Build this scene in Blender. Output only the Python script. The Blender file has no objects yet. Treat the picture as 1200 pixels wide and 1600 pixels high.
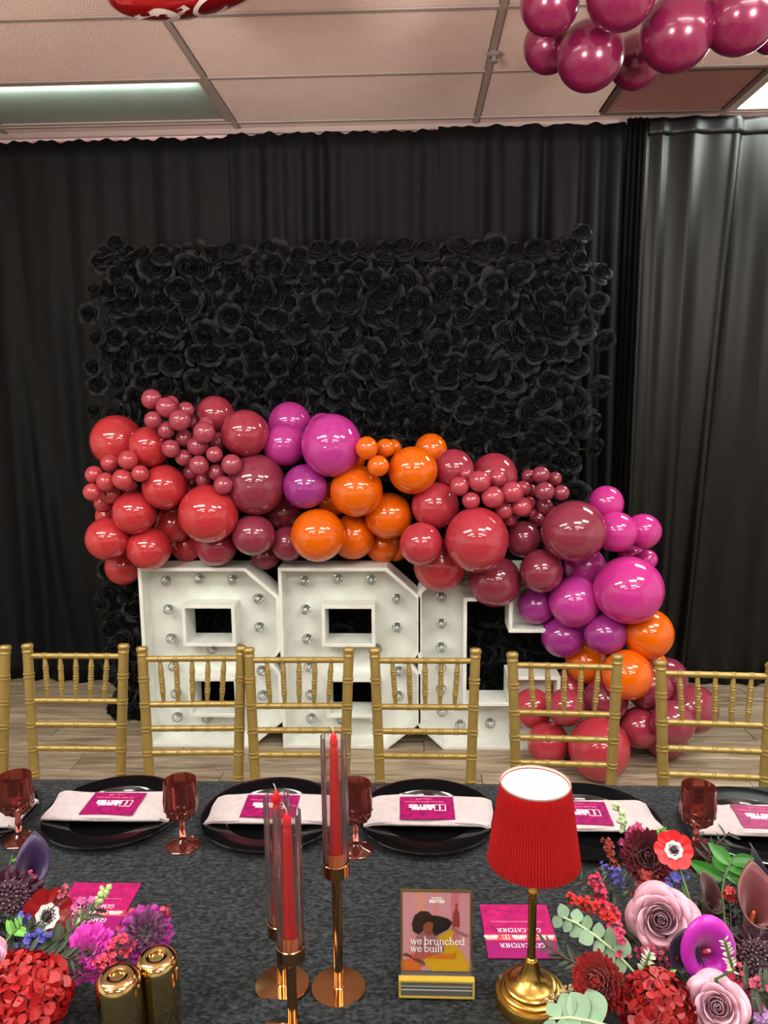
import bpy, bmesh, math, random
from mathutils import Vector, Matrix
from mathutils.geometry import tessellate_polygon

# ------------------------------------------------------------------ camera, world, exposure
SC = bpy.context.scene
COL = SC.collection
PI = math.pi
F = 1200.0                                             # focal length in pixels of a 1200 x 1600 frame
CAM = Vector((0, 0, 1.75))
ROT = Matrix.Rotation(math.radians(2.2), 3, 'Z') @ Matrix.Rotation(math.radians(90 - 8.9), 3, 'X') @ Matrix.Rotation(math.radians(-.5), 3, 'Z')
cd = bpy.data.cameras.new('camera')
cam = bpy.data.objects.new('camera', cd)
COL.objects.link(cam)
cd.sensor_fit = 'VERTICAL'; cd.sensor_height = 36.0; cd.lens = F / 1600 * 36.0
cd.clip_start = .02; cd.clip_end = 60
cam.matrix_world = Matrix.Translation(CAM) @ ROT.to_4x4()
SC.camera = cam
w = bpy.data.worlds.new('world'); SC.world = w; w.use_nodes = True
w.node_tree.nodes['Background'].inputs[0].default_value = (.9, .85, .85, 1)
w.node_tree.nodes['Background'].inputs[1].default_value = .02
SC.view_settings.view_transform = 'Standard'
SC.view_settings.look = 'None'
SC.view_settings.exposure = 0.68
SC.view_settings.gamma = 1.0
SC.view_settings.use_curve_mapping = False
PANEL_POWER = 13.0                                      # radiance of the lit ceiling panels
def spot(x, y, z, tx, ty, tz, power, col, size=75):
    l = bpy.data.lights.new('up_light', 'SPOT'); l.energy = power; l.color = col; l.spot_size = math.radians(size); l.spot_blend = 1.0; l.shadow_soft_size = .6
    o = bpy.data.objects.new('up_light', l); COL.objects.link(o); o.location = (x, y, z)
    o.rotation_euler = (Vector((tx, ty, tz)) - Vector((x, y, z))).to_track_quat('-Z', 'Y').to_euler()
# added fill spots, unseen behind the viewer, brightening the ceiling
spot(-2.2, -1.8, 1.6, -1.2, 1.3, 3.6, 800, (1, .87, .82), 66)
spot(2.2, -1.8, 1.6, 1.4, 1.3, 3.6, 800, (1, .87, .82), 66)
SC.cycles.use_denoising = True
SC.cycles.max_bounces = 14; SC.cycles.transmission_bounces = 14; SC.cycles.glossy_bounces = 5
SC.cycles.diffuse_bounces = 5
SC.cycles.caustics_refractive = False; SC.cycles.caustics_reflective = False
SC.cycles.sample_clamp_indirect = 6.0

# ------------------------------------------------------------------ where a picture point lies in the room
def ray(u, v): return ROT @ Vector(((u - 600) / F, -(v - 800) / F, -1))
def onz(u, v, z):
    d = ray(u, v); return CAM + d * ((z - CAM.z) / d.z)
def ony(u, v, y):
    d = ray(u, v); return CAM + d * ((y - CAM.y) / d.y)
def depth(p): return -(ROT.transposed() @ (Vector(p) - CAM)).z
def proj(p):
    q = ROT.transposed() @ (Vector(p) - CAM); return 600 + F * q.x / -q.z, 800 - F * q.y / -q.z

# ------------------------------------------------------------------ materials
def lin(c):
    return c / 12.92 if c <= .04045 else ((c + .055) / 1.055) ** 2.4
def hexc(h):
    h = h.lstrip('#'); return tuple(lin(int(h[i:i + 2], 16) / 255) for i in (0, 2, 4)) + (1,)
MATS = {}
def mat(name, col, rough=.5, metal=0, **kw):
    if name in MATS: return MATS[name]
    m = bpy.data.materials.new(name); m.use_nodes = True
    nt = m.node_tree; b = nt.nodes['Principled BSDF']
    c = hexc(col) if isinstance(col, str) else tuple(col) + (1,)
    b.inputs['Base Color'].default_value = c
    b.inputs['Roughness'].default_value = rough
    b.inputs['Metallic'].default_value = metal
    for k, v in kw.items():
        if k in ('vary', 'scale', 'bump', 'bscale', 'stretch', 'col2'): continue
        b.inputs[k.replace('_', ' ')].default_value = v
    vary = kw.get('vary', 0)
    if vary or kw.get('bump'):
        g = nt.nodes.new('ShaderNodeNewGeometry')
        mp = nt.nodes.new('ShaderNodeMapping'); mp.inputs['Scale'].default_value = kw.get('stretch', (1, 1, 1))
        nt.links.new(g.outputs['Position'], mp.inputs['Vector'])
    if vary:
        n = nt.nodes.new('ShaderNodeTexNoise'); n.inputs['Scale'].default_value = kw.get('scale', 20); n.inputs['Detail'].default_value = 5
        nt.links.new(mp.outputs[0], n.inputs['Vector'])
        r = nt.nodes.new('ShaderNodeValToRGB')
        c2 = hexc(kw['col2']) if 'col2' in kw else tuple(x * (1 - vary) for x in c[:3]) + (1,)
        r.color_ramp.elements[0].position = .35; r.color_ramp.elements[0].color = c2
        r.color_ramp.elements[1].position = .65; r.color_ramp.elements[1].color = c
        nt.links.new(n.outputs['Fac'], r.inputs['Fac']); nt.links.new(r.outputs['Color'], b.inputs['Base Color'])
    if kw.get('bump'):
        n2 = nt.nodes.new('ShaderNodeTexNoise'); n2.inputs['Scale'].default_value = kw.get('bscale', 80); n2.inputs['Detail'].default_value = 4
        nt.links.new(mp.outputs[0], n2.inputs['Vector'])
        bp = nt.nodes.new('ShaderNodeBump'); bp.inputs['Strength'].default_value = kw['bump']; bp.inputs['Distance'].default_value = .01
        nt.links.new(n2.outputs['Fac'], bp.inputs['Height']); nt.links.new(bp.outputs[0], b.inputs['Normal'])
    MATS[name] = m
    return m
def emit(name, col, s):
    m = mat(name, col, .5); b = m.node_tree.nodes['Principled BSDF']
    b.inputs['Emission Color'].default_value = hexc(col); b.inputs['Emission Strength'].default_value = s
    return m

def thin_glass(name, tint, refl=.9, rough=.02, ior=1.45, body=None, bk=0.):
    m = bpy.data.materials.new(name); m.use_nodes = True; nt = m.node_tree; nt.nodes.remove(nt.nodes['Principled BSDF'])
    tr = nt.nodes.new('ShaderNodeBsdfTransparent'); tr.inputs[0].default_value = hexc(tint)
    gl = nt.nodes.new('ShaderNodeBsdfGlossy'); gl.inputs['Roughness'].default_value = rough; gl.inputs[0].default_value = (refl, refl, refl, 1)
    fr = nt.nodes.new('ShaderNodeFresnel'); fr.inputs[0].default_value = ior
    mx = nt.nodes.new('ShaderNodeMixShader')
    nt.links.new(fr.outputs[0], mx.inputs[0]); nt.links.new(tr.outputs[0], mx.inputs[1]); nt.links.new(gl.outputs[0], mx.inputs[2]); out = mx.outputs[0]
    if body:
        df = nt.nodes.new('ShaderNodeBsdfDiffuse'); df.inputs[0].default_value = hexc(body)
        tl = nt.nodes.new('ShaderNodeBsdfTranslucent'); tl.inputs[0].default_value = hexc(body)
        ad = nt.nodes.new('ShaderNodeMixShader'); ad.inputs[0].default_value = .5
        nt.links.new(df.outputs[0], ad.inputs[1]); nt.links.new(tl.outputs[0], ad.inputs[2])
        m2 = nt.nodes.new('ShaderNodeMixShader'); m2.inputs[0].default_value = bk
        nt.links.new(out, m2.inputs[1]); nt.links.new(ad.outputs[0], m2.inputs[2]); out = m2.outputs[0]
    nt.links.new(out, nt.nodes['Material Output'].inputs[0])
    MATS[name] = m; return m

# ------------------------------------------------------------------ meshes and objects
class MB:
    def __init__(s): s.v = []; s.f = []; s.ang = 1.2
    def add(s, v, f, M=None):
        o = len(s.v)
        s.v += [tuple(M @ Vector(p)) if M else tuple(p) for p in v]
        s.f += [tuple(i + o for i in q) for q in f]
        return s
    def box(s, a, b, M=None):
        (x0, y0, z0), (x1, y1, z1) = a, b
        return s.add([(x0, y0, z0), (x1, y0, z0), (x1, y1, z0), (x0, y1, z0), (x0, y0, z1), (x1, y0, z1), (x1, y1, z1), (x0, y1, z1)],
                     [(0, 3, 2, 1), (4, 5, 6, 7), (0, 1, 5, 4), (1, 2, 6, 5), (2, 3, 7, 6), (3, 0, 4, 7)], M)
    def grid(s, fn, nu, nv, M=None, closed=False):
        vs = [fn(i / nu, j / nv) for j in range(nv + 1) for i in range(nu + (0 if closed else 1))]
        W = nu if closed else nu + 1
        fs = [(j * W + i, j * W + (i + 1) % W, (j + 1) * W + (i + 1) % W, (j + 1) * W + i) for j in range(nv) for i in range(nu)]
        return s.add(vs, fs, M)
    def lathe(s, prof, n=24, flute=None, M=None):
        s.ang = .6
        vs = []
        for k, (r, z) in enumerate(prof):
            for i in range(n):
                a = 2 * PI * i / n
                q = r * (flute(a, k) if flute else 1)
                vs.append((q * math.cos(a), q * math.sin(a), z))
        fs = [(k * n + i, k * n + (i + 1) % n, (k + 1) * n + (i + 1) % n, (k + 1) * n + i) for k in range(len(prof) - 1) for i in range(n)]
        return s.add(vs, fs, M)
    def tube(s, pts, r, n=6, cap=True):
        pts = [Vector(p) for p in pts]; vs = []; m = len(pts)
        rr = r if isinstance(r, (list, tuple)) else [r] * m
        ref = Vector((.31, .17, .93)).normalized()
        for k, p in enumerate(pts):
            t = (pts[min(k + 1, m - 1)] - pts[max(k - 1, 0)])
            t = t.normalized() if t.length > 1e-9 else Vector((0, 0, 1))
            a = t.cross(ref)
            if a.length < .05: a = t.cross(Vector((1, 0, 0)))
            a.normalize(); b = t.cross(a)
            for i in range(n):
                g = 2 * PI * i / n
                vs.append(tuple(p + (a * math.cos(g) + b * math.sin(g)) * rr[k]))
        fs = [(k * n + i, k * n + (i + 1) % n, (k + 1) * n + (i + 1) % n, (k + 1) * n + i) for k in range(m - 1) for i in range(n)]
        if cap: fs += [tuple(range(n))[::-1], tuple((m - 1) * n + i for i in range(n))]
        return s.add(vs, fs)
    def turned(s, a, b, prof, n=12):
        """a turned bar from a to b; prof = (distance fraction, radius)"""
        a, b = Vector(a), Vector(b)
        q = (b - a).to_track_quat('Z', 'Y').to_matrix().to_4x4(); L = (b - a).length
        M = Matrix.Translation(a) @ q
        return s.lathe([(r, t * L) for t, r in prof], n, None, M)
    def ball(s, c, r, n=8, m=6):
        return s.lathe([(max(1e-4, r * math.sin(PI * k / m)), -r * math.cos(PI * k / m)) for k in range(m + 1)], n, None, Matrix.Translation(Vector(c)))
    def mesh(s, name, smooth=False):
        me = bpy.data.meshes.new(name); me.from_pydata(s.v, [], s.f); me.update()
        if smooth:
            me.polygons.foreach_set('use_smooth', [True] * len(me.polygons)); me.set_sharp_from_angle(angle=s.ang)
        return me
def link(name, me, m, parent=None, M=None):
    o = bpy.data.objects.new(name, me); COL.objects.link(o)
    if m is not None and len(me.materials) == 0: me.materials.append(m)
    if parent: o.parent = parent
    if M is not None: o.matrix_local = M
    return o
def obj(name, mb, m, parent=None, smooth=False, M=None):
    return link(name, mb.mesh(name, smooth), m, parent, M)
LABELS = {}
def tag(o, label=None, cat=None, group=None, kind=None):
    if label: o['label'] = label
    if cat:
        o['category'] = cat
        if label in LABELS and not group: print('DUPLICATE LABEL', label)
        LABELS[label] = o
    if group: o['group'] = group
    if kind: o['kind'] = kind
    return o
def thing(name, label, cat, loc=(0, 0, 0), R=None, group=None):
    o = bpy.data.objects.new(name, None); COL.objects.link(o); o.empty_display_size = .05
    M = Matrix.Translation(Vector(loc))
    if R is not None: M = M @ R.to_4x4()
    o.matrix_world = M
    return tag(o, label, cat, group)
def copy_tree(o, parent=None):
    c = o.copy(); COL.objects.link(c)
    if parent: c.parent = parent
    for ch in list(o.children): copy_tree(ch, c)
    return c
T = lambda *a: Matrix.Translation(Vector(a))
RZ = lambda a: Matrix.Rotation(a, 4, 'Z')
def bevel(o, w=.003, seg=2):
    b = o.modifiers.new('bevel', 'BEVEL'); b.width = w; b.segments = seg; b.limit_method = 'ANGLE'
    return o

# ------------------------------------------------------------------ the room
ZC = 3.22
XL, XR, YB, YF = -4.6, 4.4, -5.2, 4.58
def struct(name, mb, m, parent=None, smooth=False):
    o = obj(name, mb, m, parent, smooth)
    if not parent: o['kind'] = 'structure'
    return o
white_wall = mat('painted_wall', '#ece2de', .6, bump=.1, bscale=120)
pink_wall = mat('pink_wall', '#e7c3c6', .6)
fl = struct('floor', MB().box((XL, YB, -.1), (XR, YF, -.012)), mat('floor_base', '#6b5d4e', .7))
struct('wall_back', MB().box((XL, YF, -.1), (XR, YF + .12, ZC + .2)), pink_wall)
struct('wall_left', MB().box((XL - .12, YB, -.1), (XL, YF, ZC + .2)), white_wall)
struct('wall_right', MB().box((XR, YB, -.1), (XR + .12, YF, ZC + .2)), white_wall)
struct('wall_rear', MB().box((XL, YB - .12, -.1), (XR, YB, ZC + .2)), white_wall)
# wood planks, laid with fine open joints
def plank_mat():
    m = bpy.data.materials.new('plank_wood'); m.use_nodes = True; nt = m.node_tree; N = nt.nodes; L = nt.links
    b = N['Principled BSDF']
    g = N.new('ShaderNodeNewGeometry'); oi = N.new('ShaderNodeObjectInfo')
    add = N.new('ShaderNodeVectorMath'); add.operation = 'MULTIPLY_ADD'
    cmb = N.new('ShaderNodeCombineXYZ')
    mul = N.new('ShaderNodeMath'); mul.operation = 'MULTIPLY'; mul.inputs[1].default_value = 37.0
    L.new(oi.outputs['Random'], mul.inputs[0]); L.new(mul.outputs[0], cmb.inputs['X']); L.new(mul.outputs[0], cmb.inputs['Z'])
    add.inputs[1].default_value = (1.6, 16, 16)
    L.new(g.outputs['Position'], add.inputs[0]); L.new(cmb.outputs[0], add.inputs[2])
    n = N.new('ShaderNodeTexNoise'); n.inputs['Scale'].default_value = 1.6; n.inputs['Detail'].default_value = 8; n.inputs['Roughness'].default_value = .68; n.inputs['Distortion'].default_value = .6
    L.new(add.outputs[0], n.inputs['Vector'])
    r = N.new('ShaderNodeValToRGB'); e = r.color_ramp.elements
    e[0].position = .3; e[0].color = hexc('#5a4a3b'); e[1].position = .7; e[1].color = hexc('#c6b6a1')
    k = e.new(.5); k.color = hexc('#a08d77')
    L.new(n.outputs['Fac'], r.inputs['Fac'])
    hs = N.new('ShaderNodeHueSaturation'); mr = N.new('ShaderNodeMapRange'); mr.inputs['To Min'].default_value = .82; mr.inputs['To Max'].default_value = 1.1
    L.new(oi.outputs['Random'], mr.inputs['Value']); L.new(mr.outputs[0], hs.inputs['Value']); L.new(r.outputs[0], hs.inputs['Color'])
    L.new(hs.outputs[0], b.inputs['Base Color']); b.inputs['Roughness'].default_value = .42
    bp = N.new('ShaderNodeBump'); bp.inputs['Strength'].default_value = .15; bp.inputs['Distance'].default_value = .004
    L.new(n.outputs['Fac'], bp.inputs['Height']); L.new(bp.outputs[0], b.inputs['Normal'])
    return m
PLANK = plank_mat()
rng = random.Random(5)
pm = {}
def plank(x0, x1, y0, y1):
    key = (round(x1 - x0, 3), round(y1 - y0, 3))
    if key not in pm:
        L_, W_ = key; g = .0016; c = .002
        vs = [(g, g, -.012), (L_ - g, g, -.012), (L_ - g, W_ - g, -.012), (g, W_ - g, -.012),
              (g, g, -c), (L_ - g, g, -c), (L_ - g, W_ - g, -c), (g, W_ - g, -c),
              (g + c, g + c, 0), (L_ - g - c, g + c, 0), (L_ - g - c, W_ - g - c, 0), (g + c, W_ - g - c, 0)]
        fs = [(8, 9, 10, 11)] + [(a, (a + 1) % 4, 4 + (a + 1) % 4, 4 + a) for a in range(4)] + [(4 + a, 4 + (a + 1) % 4, 8 + (a + 1) % 4, 8 + a) for a in range(4)]
        pm[key] = MB().add(vs, fs).mesh('plank')
    return link('plank', pm[key], PLANK, fl, T(x0, y0, 0))
ROWS = [YF - .178 * k for k in range(1, 16)]
for i, y in enumerate(ROWS):
    x = -3.6 - (i * .47) % 1.2
    while x < 3.2:
        plank(x, x + 1.2, y, y + .178); x += 1.2
# rest of the floor, out of view: wider sheets of the same wood
yl = ROWS[-1]
for a, b_ in ((-5.2, -1.5), (-1.5, yl)):
    MBp = MB().box((XL, a, -.012), (XR, b_, 0)); o = obj('floor_sheet', MBp, PLANK, fl)
for a, b_ in ((XL, -4.75), (4.4, XR)): pass
# ceiling with grid bars and tiles
ce = struct('ceiling', MB().box((XL, YB, ZC + .17), (XR, YF, ZC + .3)), mat('ceiling_void', '#57504c', .9))
tile_m = mat('ceiling_tile', '#f0d6cb', .85, vary=.04, scale=9, bump=.5, bscale=170)
bar_m = mat('grid_bar', '#a4958d', .55)
GX = [.354 + 1.332 * k for k in range(-4, 5)]
GY = [4.48 - .61 * k for k in range(0, 16)]
EX = [XL] + [x for x in GX if XL < x < XR] + [XR]
EY = [YF] + [y for y in GY if y > YB] + [YB]
def cell(x, y): # cell containing the point
    for i in range(len(EX) - 1):
        for j in range(len(EY) - 1):
            if EX[i] <= x < EX[i + 1] and EY[j + 1] <= y < EY[j]: return i, j
LIT = [(2.3, 4.2), (-1.6, 1.1), (1.0, 1.1), (-3.0, 1.1), (3.0, 1.7), (-1.6, -.7), (1.0, -.7), (-1.6, -2.6), (1.0, -2.6), (3.0, -1.3), (-3.0, -1.3)]
lit = {cell(*p) for p in LIT}; off = {cell(-1.6, 4.2)}; vent = {cell(1.3, 4.2)}
tm = {}
def tile(x0, x1, y0, y1):
    key = (round(x1 - x0, 3), round(y1 - y0, 3))
    if key not in tm:
        a, b = key; g = .012; s = .008
        vs = [(g, g, .03), (a - g, g, .03), (a - g, b - g, .03), (g, b - g, .03), (g, g, s), (a - g, g, s), (a - g, b - g, s), (g, b - g, s),
              (g + s, g + s, 0), (a - g - s, g + s, 0), (a - g - s, b - g - s, 0), (g + s, b - g - s, 0)]
        fs = [(11, 10, 9, 8)] + [(4 + k, 4 + (k + 1) % 4, (k + 1) % 4, k) for k in range(4)] + [(8 + k, 8 + (k + 1) % 4, 4 + (k + 1) % 4, 4 + k) for k in range(4)]
        tm[key] = MB().add(vs, fs).mesh('ceiling_tile')
    return link('ceiling_tile', tm[key], tile_m, ce, T(x0, y0, ZC))
for i in range(len(EX) - 1):
    for j in range(len(EY) - 1):
        if (i, j) in lit | off: continue
        x0, x1, y0, y1 = EX[i], EX[i + 1], EY[j + 1], EY[j]
        if (i, j) in vent: x1 = x0 + .66
        tile(x0, x1, y0, y1)
for x in EX[1:-1]: obj('grid_bar', MB().box((x - .013, YB, ZC - .006), (x + .013, YF, ZC + .03)), bar_m, ce)
for y in EY[1:-1]:
    for i in range(len(EX) - 1): obj('grid_bar', MB().box((EX[i] + .013, y - .012, ZC - .004), (EX[i + 1] - .013, y + .012, ZC + .03)), bar_m, ce)
PAN = emit('lit_diffuser', '#f6fff6', PANEL_POWER)
def fixture(i, j, m, label, group=None):
    x0, x1, y0, y1 = EX[i] + .013, EX[i + 1] - .013, EY[j + 1] + .012, EY[j] - .012
    t = thing('ceiling_light', label, 'ceiling light', ((x0 + x1) / 2, (y0 + y1) / 2, ZC), None, group)
    hx, hy = (x1 - x0) / 2, (y1 - y0) / 2
    f = MB()
    f.box((-hx, -hy, 0), (hx, -hy + .03, .045)); f.box((-hx, hy - .03, 0), (hx, hy, .045))
    f.box((-hx, -hy + .03, 0), (-hx + .03, hy - .03, .045)); f.box((hx - .03, -hy + .03, 0), (hx, hy - .03, .045))
    obj('frame', f, bar_m, t)
    obj('diffuser', MB().box((-hx + .03, -hy + .03, .008), (hx - .03, hy - .03, .02)), m, t)
    return t
fixture(*cell(2.3, 4.2), PAN, 'bright lit ceiling panel above the right drape', None)
for c in sorted(lit - {cell(2.3, 4.2)}): fixture(*c, PAN, 'lit ceiling panel over the room behind the viewer', 'lit ceiling panels out of view')
# the old fixture at the left: one weak tube behind a milky lens
def milky():
    m = bpy.data.materials.new('milky_lens'); m.use_nodes = True; nt = m.node_tree; b = nt.nodes['Principled BSDF']
    b.inputs['Base Color'].default_value = hexc('#a3a49d'); b.inputs['Roughness'].default_value = .3
    tr = nt.nodes.new('ShaderNodeBsdfTranslucent'); tr.inputs[0].default_value = hexc('#dfe6e0')
    mx = nt.nodes.new('ShaderNodeMixShader'); mx.inputs[0].default_value = .5
    nt.links.new(b.outputs[0], mx.inputs[1]); nt.links.new(tr.outputs[0], mx.inputs[2]); nt.links.new(mx.outputs[0], nt.nodes['Material Output'].inputs[0])
    return m
t = fixture(*cell(-1.6, 4.2), milky(), 'dim old fluorescent ceiling light with grey lens above left drape')
obj('tube', MB().tube([(-.60, -.22, .052), (.60, -.22, .052)], .013, 10), emit('weak_tube', '#f0fff6', 16.0), t, True)
ho = MB(); ho.box((-.65, -.29, .12), (.65, .29, .13)); ho.box((-.65, -.29, .045), (.65, -.28, .12)); ho.box((-.65, .28, .045), (.65, .29, .12)); ho.box((-.65, -.28, .045), (-.64, .28, .12)); ho.box((.64, -.28, .045), (.65, .28, .12))
obj('housing', ho, mat('housing_grey', '#8d8f8b', .6), t)
# vent
i, j = cell(1.3, 4.2); x0, x1, y0, y1 = EX[i] + .66, EX[i + 1] - .013, EY[j + 1] + .012, EY[j] - .012
v = thing('ceiling_vent', 'brown perforated air vent grille in the ceiling beside lit panel', 'vent', ((x0 + x1) / 2, (y0 + y1) / 2, ZC))
hx, hy = (x1 - x0) / 2, (y1 - y0) / 2
f = MB()
f.box((-hx, -hy, -.004), (hx, -hy + .025, .04)); f.box((-hx, hy - .025, -.004), (hx, hy, .04))
f.box((-hx, -hy + .025, -.004), (-hx + .025, hy - .025, .04)); f.box((hx - .025, -hy + .025, -.004), (hx, hy - .025, .04))
obj('frame', f, mat('vent_frame', '#5e4a43', .5), v)
obj('backing', MB().box((-hx + .025, -hy + .025, .03), (hx - .025, hy - .025, .04)), mat('vent_dark', '#3a2622', .8), v)
vm = mat('vent_slat', '#7d5148', .5); g = MB(); n = 30
for k in range(n):
    yy = -hy + .03 + (2 * hy - .06) * (k + .5) / n
    g.box((-hx + .025, yy - .005, .004), (hx - .025, yy + .004, .016))
for k in range(20):
    xx = -hx + .03 + (2 * hx - .06) * (k + .5) / 20
    g.box((xx - .003, -hy + .025, .016), (xx + .003, hy - .025, .022))
tag(obj('grille_bars', g, vm, v), kind='stuff')
# clip on the grid bar
p = onz(772, 82, ZC)
c = thing('sprinkler_head', 'small grey sprinkler head under the ceiling grid bar', 'sprinkler', (p.x, p.y, ZC - .006))
obj('escutcheon', MB().lathe([(.001, 0), (.034, 0), (.034, -.004), (.022, -.012), (.001, -.012)], 16), mat('sprinkler_grey', '#8f8680', .5), c, True)
obj('nozzle', MB().lathe([(.001, -.012), (.009, -.012), (.009, -.03), (.018, -.032), (.018, -.035), (.001, -.035)], 12), mat('sprinkler_grey', '#8f8680', .5), c, True)
struct('trim_1', MB().box((XL, YF - .02, ZC - .03), (XR, YF, ZC - .002)), bar_m)
struct('baseboard_back', MB().box((XL, YF - .015, 0), (XR, YF, .1)), mat('baseboard_paint', '#cfc4bd', .5))

# ------------------------------------------------------------------ drapes
drape_m = mat('black_drape', '#07080b', .6, Specular_IOR_Level=.2, bump=.12, bscale=60)
satin_m = mat('satin_drape', '#060708', .40, Specular_IOR_Level=.32, bump=.05, bscale=40)
YC = 4.46
def drape(label, x0, x1, zt, fold, m, nx=150, nz=36, ruffle=.01, seed=1):
    r = random.Random(seed); ph = [r.uniform(0, 6.3) for _ in range(6)]
    mb = MB()
    def fn(a, b):
        x = x0 + (x1 - x0) * a; z = zt * (1 - b) + .004
        dy, dx = fold(a, b, x, z)
        z2 = z + (ruffle * (math.sin(x * 60 + ph[0]) * math.sin(x * 23 + ph[1])) if b == 0 else 0)
        return (x + dx, YC + dy, z2)
    mb.grid(fn, nx, nz)
    o = obj('drape', mb, m, None, True)
    so = o.modifiers.new('thick', 'SOLIDIFY'); so.thickness = .004
    return tag(o, label, 'curtain', 'black drapes along the back wall')
def folds(seed, n, amp):
    r = random.Random(seed)
    fs = [(r.uniform(.6, 1.5) * n, r.uniform(0, 6.3), r.uniform(.3, 1), r.uniform(-.6, .6)) for _ in range(6)]
    def fn(a, b, x, z):
        s = sum(k * math.sin(2 * PI * f_ * a + p_ + d * b * 3) for f_, p_, k, d in fs)
        return amp * s * (.45 + .55 * b) * .5 + (.02 if b > .97 else 0) * math.sin(a * 40), .01 * math.sin(3 * b + seed)
    return fn
drape('black drape panel at the far left edge of the back wall', -3.7, -2.36, 3.13, folds(1, 5, .03), drape_m, seed=1)
def leftfold(a, b, x, z, f0=folds(2, 6, .022)):
    dy, dx = f0(a, b, x, z)
    q = a - (.03 + .2 * b ** 1.3)
    return dy - .045 * b * math.exp(-(q / .03) ** 2) - .03 * b * math.exp(-((q - .14) / .04) ** 2), dx
drape('black drape panel left of the rose wall', -2.36, -1.02, 3.135, leftfold, drape_m, seed=2)
drape('black drape panel behind the left half of the rose wall', -1.02, .15, 3.15, folds(3, 8, .026), drape_m, seed=3)
drape('black drape panel behind the right half of the rose wall', .15, 1.16, 3.165, folds(4, 7, .034), drape_m, seed=4, ruffle=.005)
def satinfold(a, b, x, z):
    s = 0
    for k, (xc, wd, am) in enumerate(((.006, .004, .024), (.018, .004, .028), (.031, .004, .026), (.045, .006, .022), (.085, .012, .016))):
        s -= am * math.exp(-((a - xc) / wd) ** 2)
    for xc, sl, wd, am in ((.165, -.03, .016, .02), (.275, -.075, .01, .03), (.30, -.07, .025, -.012), (.42, -.02, .03, .012), (.55, .01, .03, .014), (.72, .02, .04, .02), (.88, 0, .03, .02)):
        s -= am * math.exp(-((a - xc - sl * b) / wd) ** 2) * (.7 + .6 * b)
    return s + .006 * math.sin(a * 70 + 2 * b) + (.015 * math.sin(a * 90) if b > .97 else 0), -.02 * b * max(0, .12 - a) / .12
o = drape('smooth satin black drape panel at the right, gathered along its left edge', 1.16, 3.3, 3.185, satinfold, satin_m, nx=320, ruffle=.003, seed=5)
def hb(a, b):
    x = 1.27 + 2.02 * a; aa = (x - 1.16) / 2.14
    dy, dx = satinfold(aa, 0, x, 3.1)
    return (x, YC + dy - .009 - .004 * math.sin(b * PI), 3.188 - .085 * b + .004 * math.sin(x * 9))
h = obj('header_band', MB().grid(hb, 140, 4), satin_m, o, True); h.modifiers.new('thick', 'SOLIDIFY').thickness = .003

# ------------------------------------------------------------------ petals and flower heads (unit size, facing +Z)
def petal(mb, phi, wd, r0, r1, z0, z1, cup=.1, curl=.15, nu=4, nv=3, tip=0., ruf=0., rf=9., ph=0., M=None):
    def fn(i, j):
        a = i * 2 - 1; b = j
        wp = (.35 + .65 * math.sin(min(1, b * 1.35) * PI / 2)) * (1 - .25 * b ** 5 * abs(a))
        edge = 1 - (abs(a) ** 2.2) * .16 + tip * (1 - abs(a)) ** 2
        bb = b * edge
        r = r0 + (r1 - r0) * bb ** 1.3 + curl * bb ** 4 - cup * a * a * b * r1
        z = z0 + (z1 - z0) * math.sin(min(1.2, bb) * PI / 2) - curl * .55 * bb ** 5
        if ruf:
            k = ruf * b * b * math.sin(a * rf + ph); z += k; r += k * .6
        t = phi + a * wd * wp
        return (r * math.cos(t), r * math.sin(t), z)
    return mb.grid(fn, nu, nv, M)
# per ring: petals, radius, height, half width, rolled lip, how far the top closes inwards
ROSE_RINGS = ((2, .15, .66, 1.7, .01, .55), (3, .24, .65, 1.3, .02, .45), (3, .35, .62, 1.25, .04, .30), (4, .48, .54, 1.0, .09, .12), (5, .60, .42, .80, .16, 0), (5, .72, .26, .74, .24, 0), (5, .78, .05, .7, .28, 0))
def wrap(mb, phi, wd, R, z1, curl, close=0., nu=5, nv=4, tip=.06, floor=-.25, sk=.1, wav=0.):
    """a petal that hugs the bud: out quickly from the base, then up, with a rolled pointed lip"""
    def fn(i, j):
        a = i * 2 - 1; b = j
        e = 1 - .25 * abs(a) ** 3 + tip * max(0, 1 - abs(a) * 1.6)
        h = b * e
        r = R * (1 - (1 - min(1, b * 1.6)) ** 2.2) * (1 + sk * a) * (1 - close * b * b) + curl * b ** 3.5 * (1.2 - .7 * a * a)
        z = floor + (z1 - floor) * h - curl * .8 * b ** 6 + wav * b * math.sin(4 * a + phi * 3)
        t = phi + a * wd * (.55 + .45 * min(1, b * 1.8))
        return (r * math.cos(t), r * math.sin(t), z)
    return mb.grid(fn, nu, nv)
def rose_mb(seed, rings=ROSE_RINGS, tip=.12, nu=6, nv=4):
    r = random.Random(seed); mb = MB()
    for k, (n, R, z1, wd, cu, cl) in enumerate(rings):
        o = r.uniform(0, 6.3)
        for i in range(n):
            wrap(mb, o + 2 * PI * i / n + r.uniform(-.25, .25), wd * r.uniform(.85, 1.1), R * r.uniform(.88, 1.1), z1 * r.uniform(.86, 1.1), cu * r.uniform(.6, 1.7), cl, nu, nv, tip * r.uniform(.3, 1.6), -.1 - .04 * k, r.uniform(.02, .2), .035)
    return mb

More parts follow.
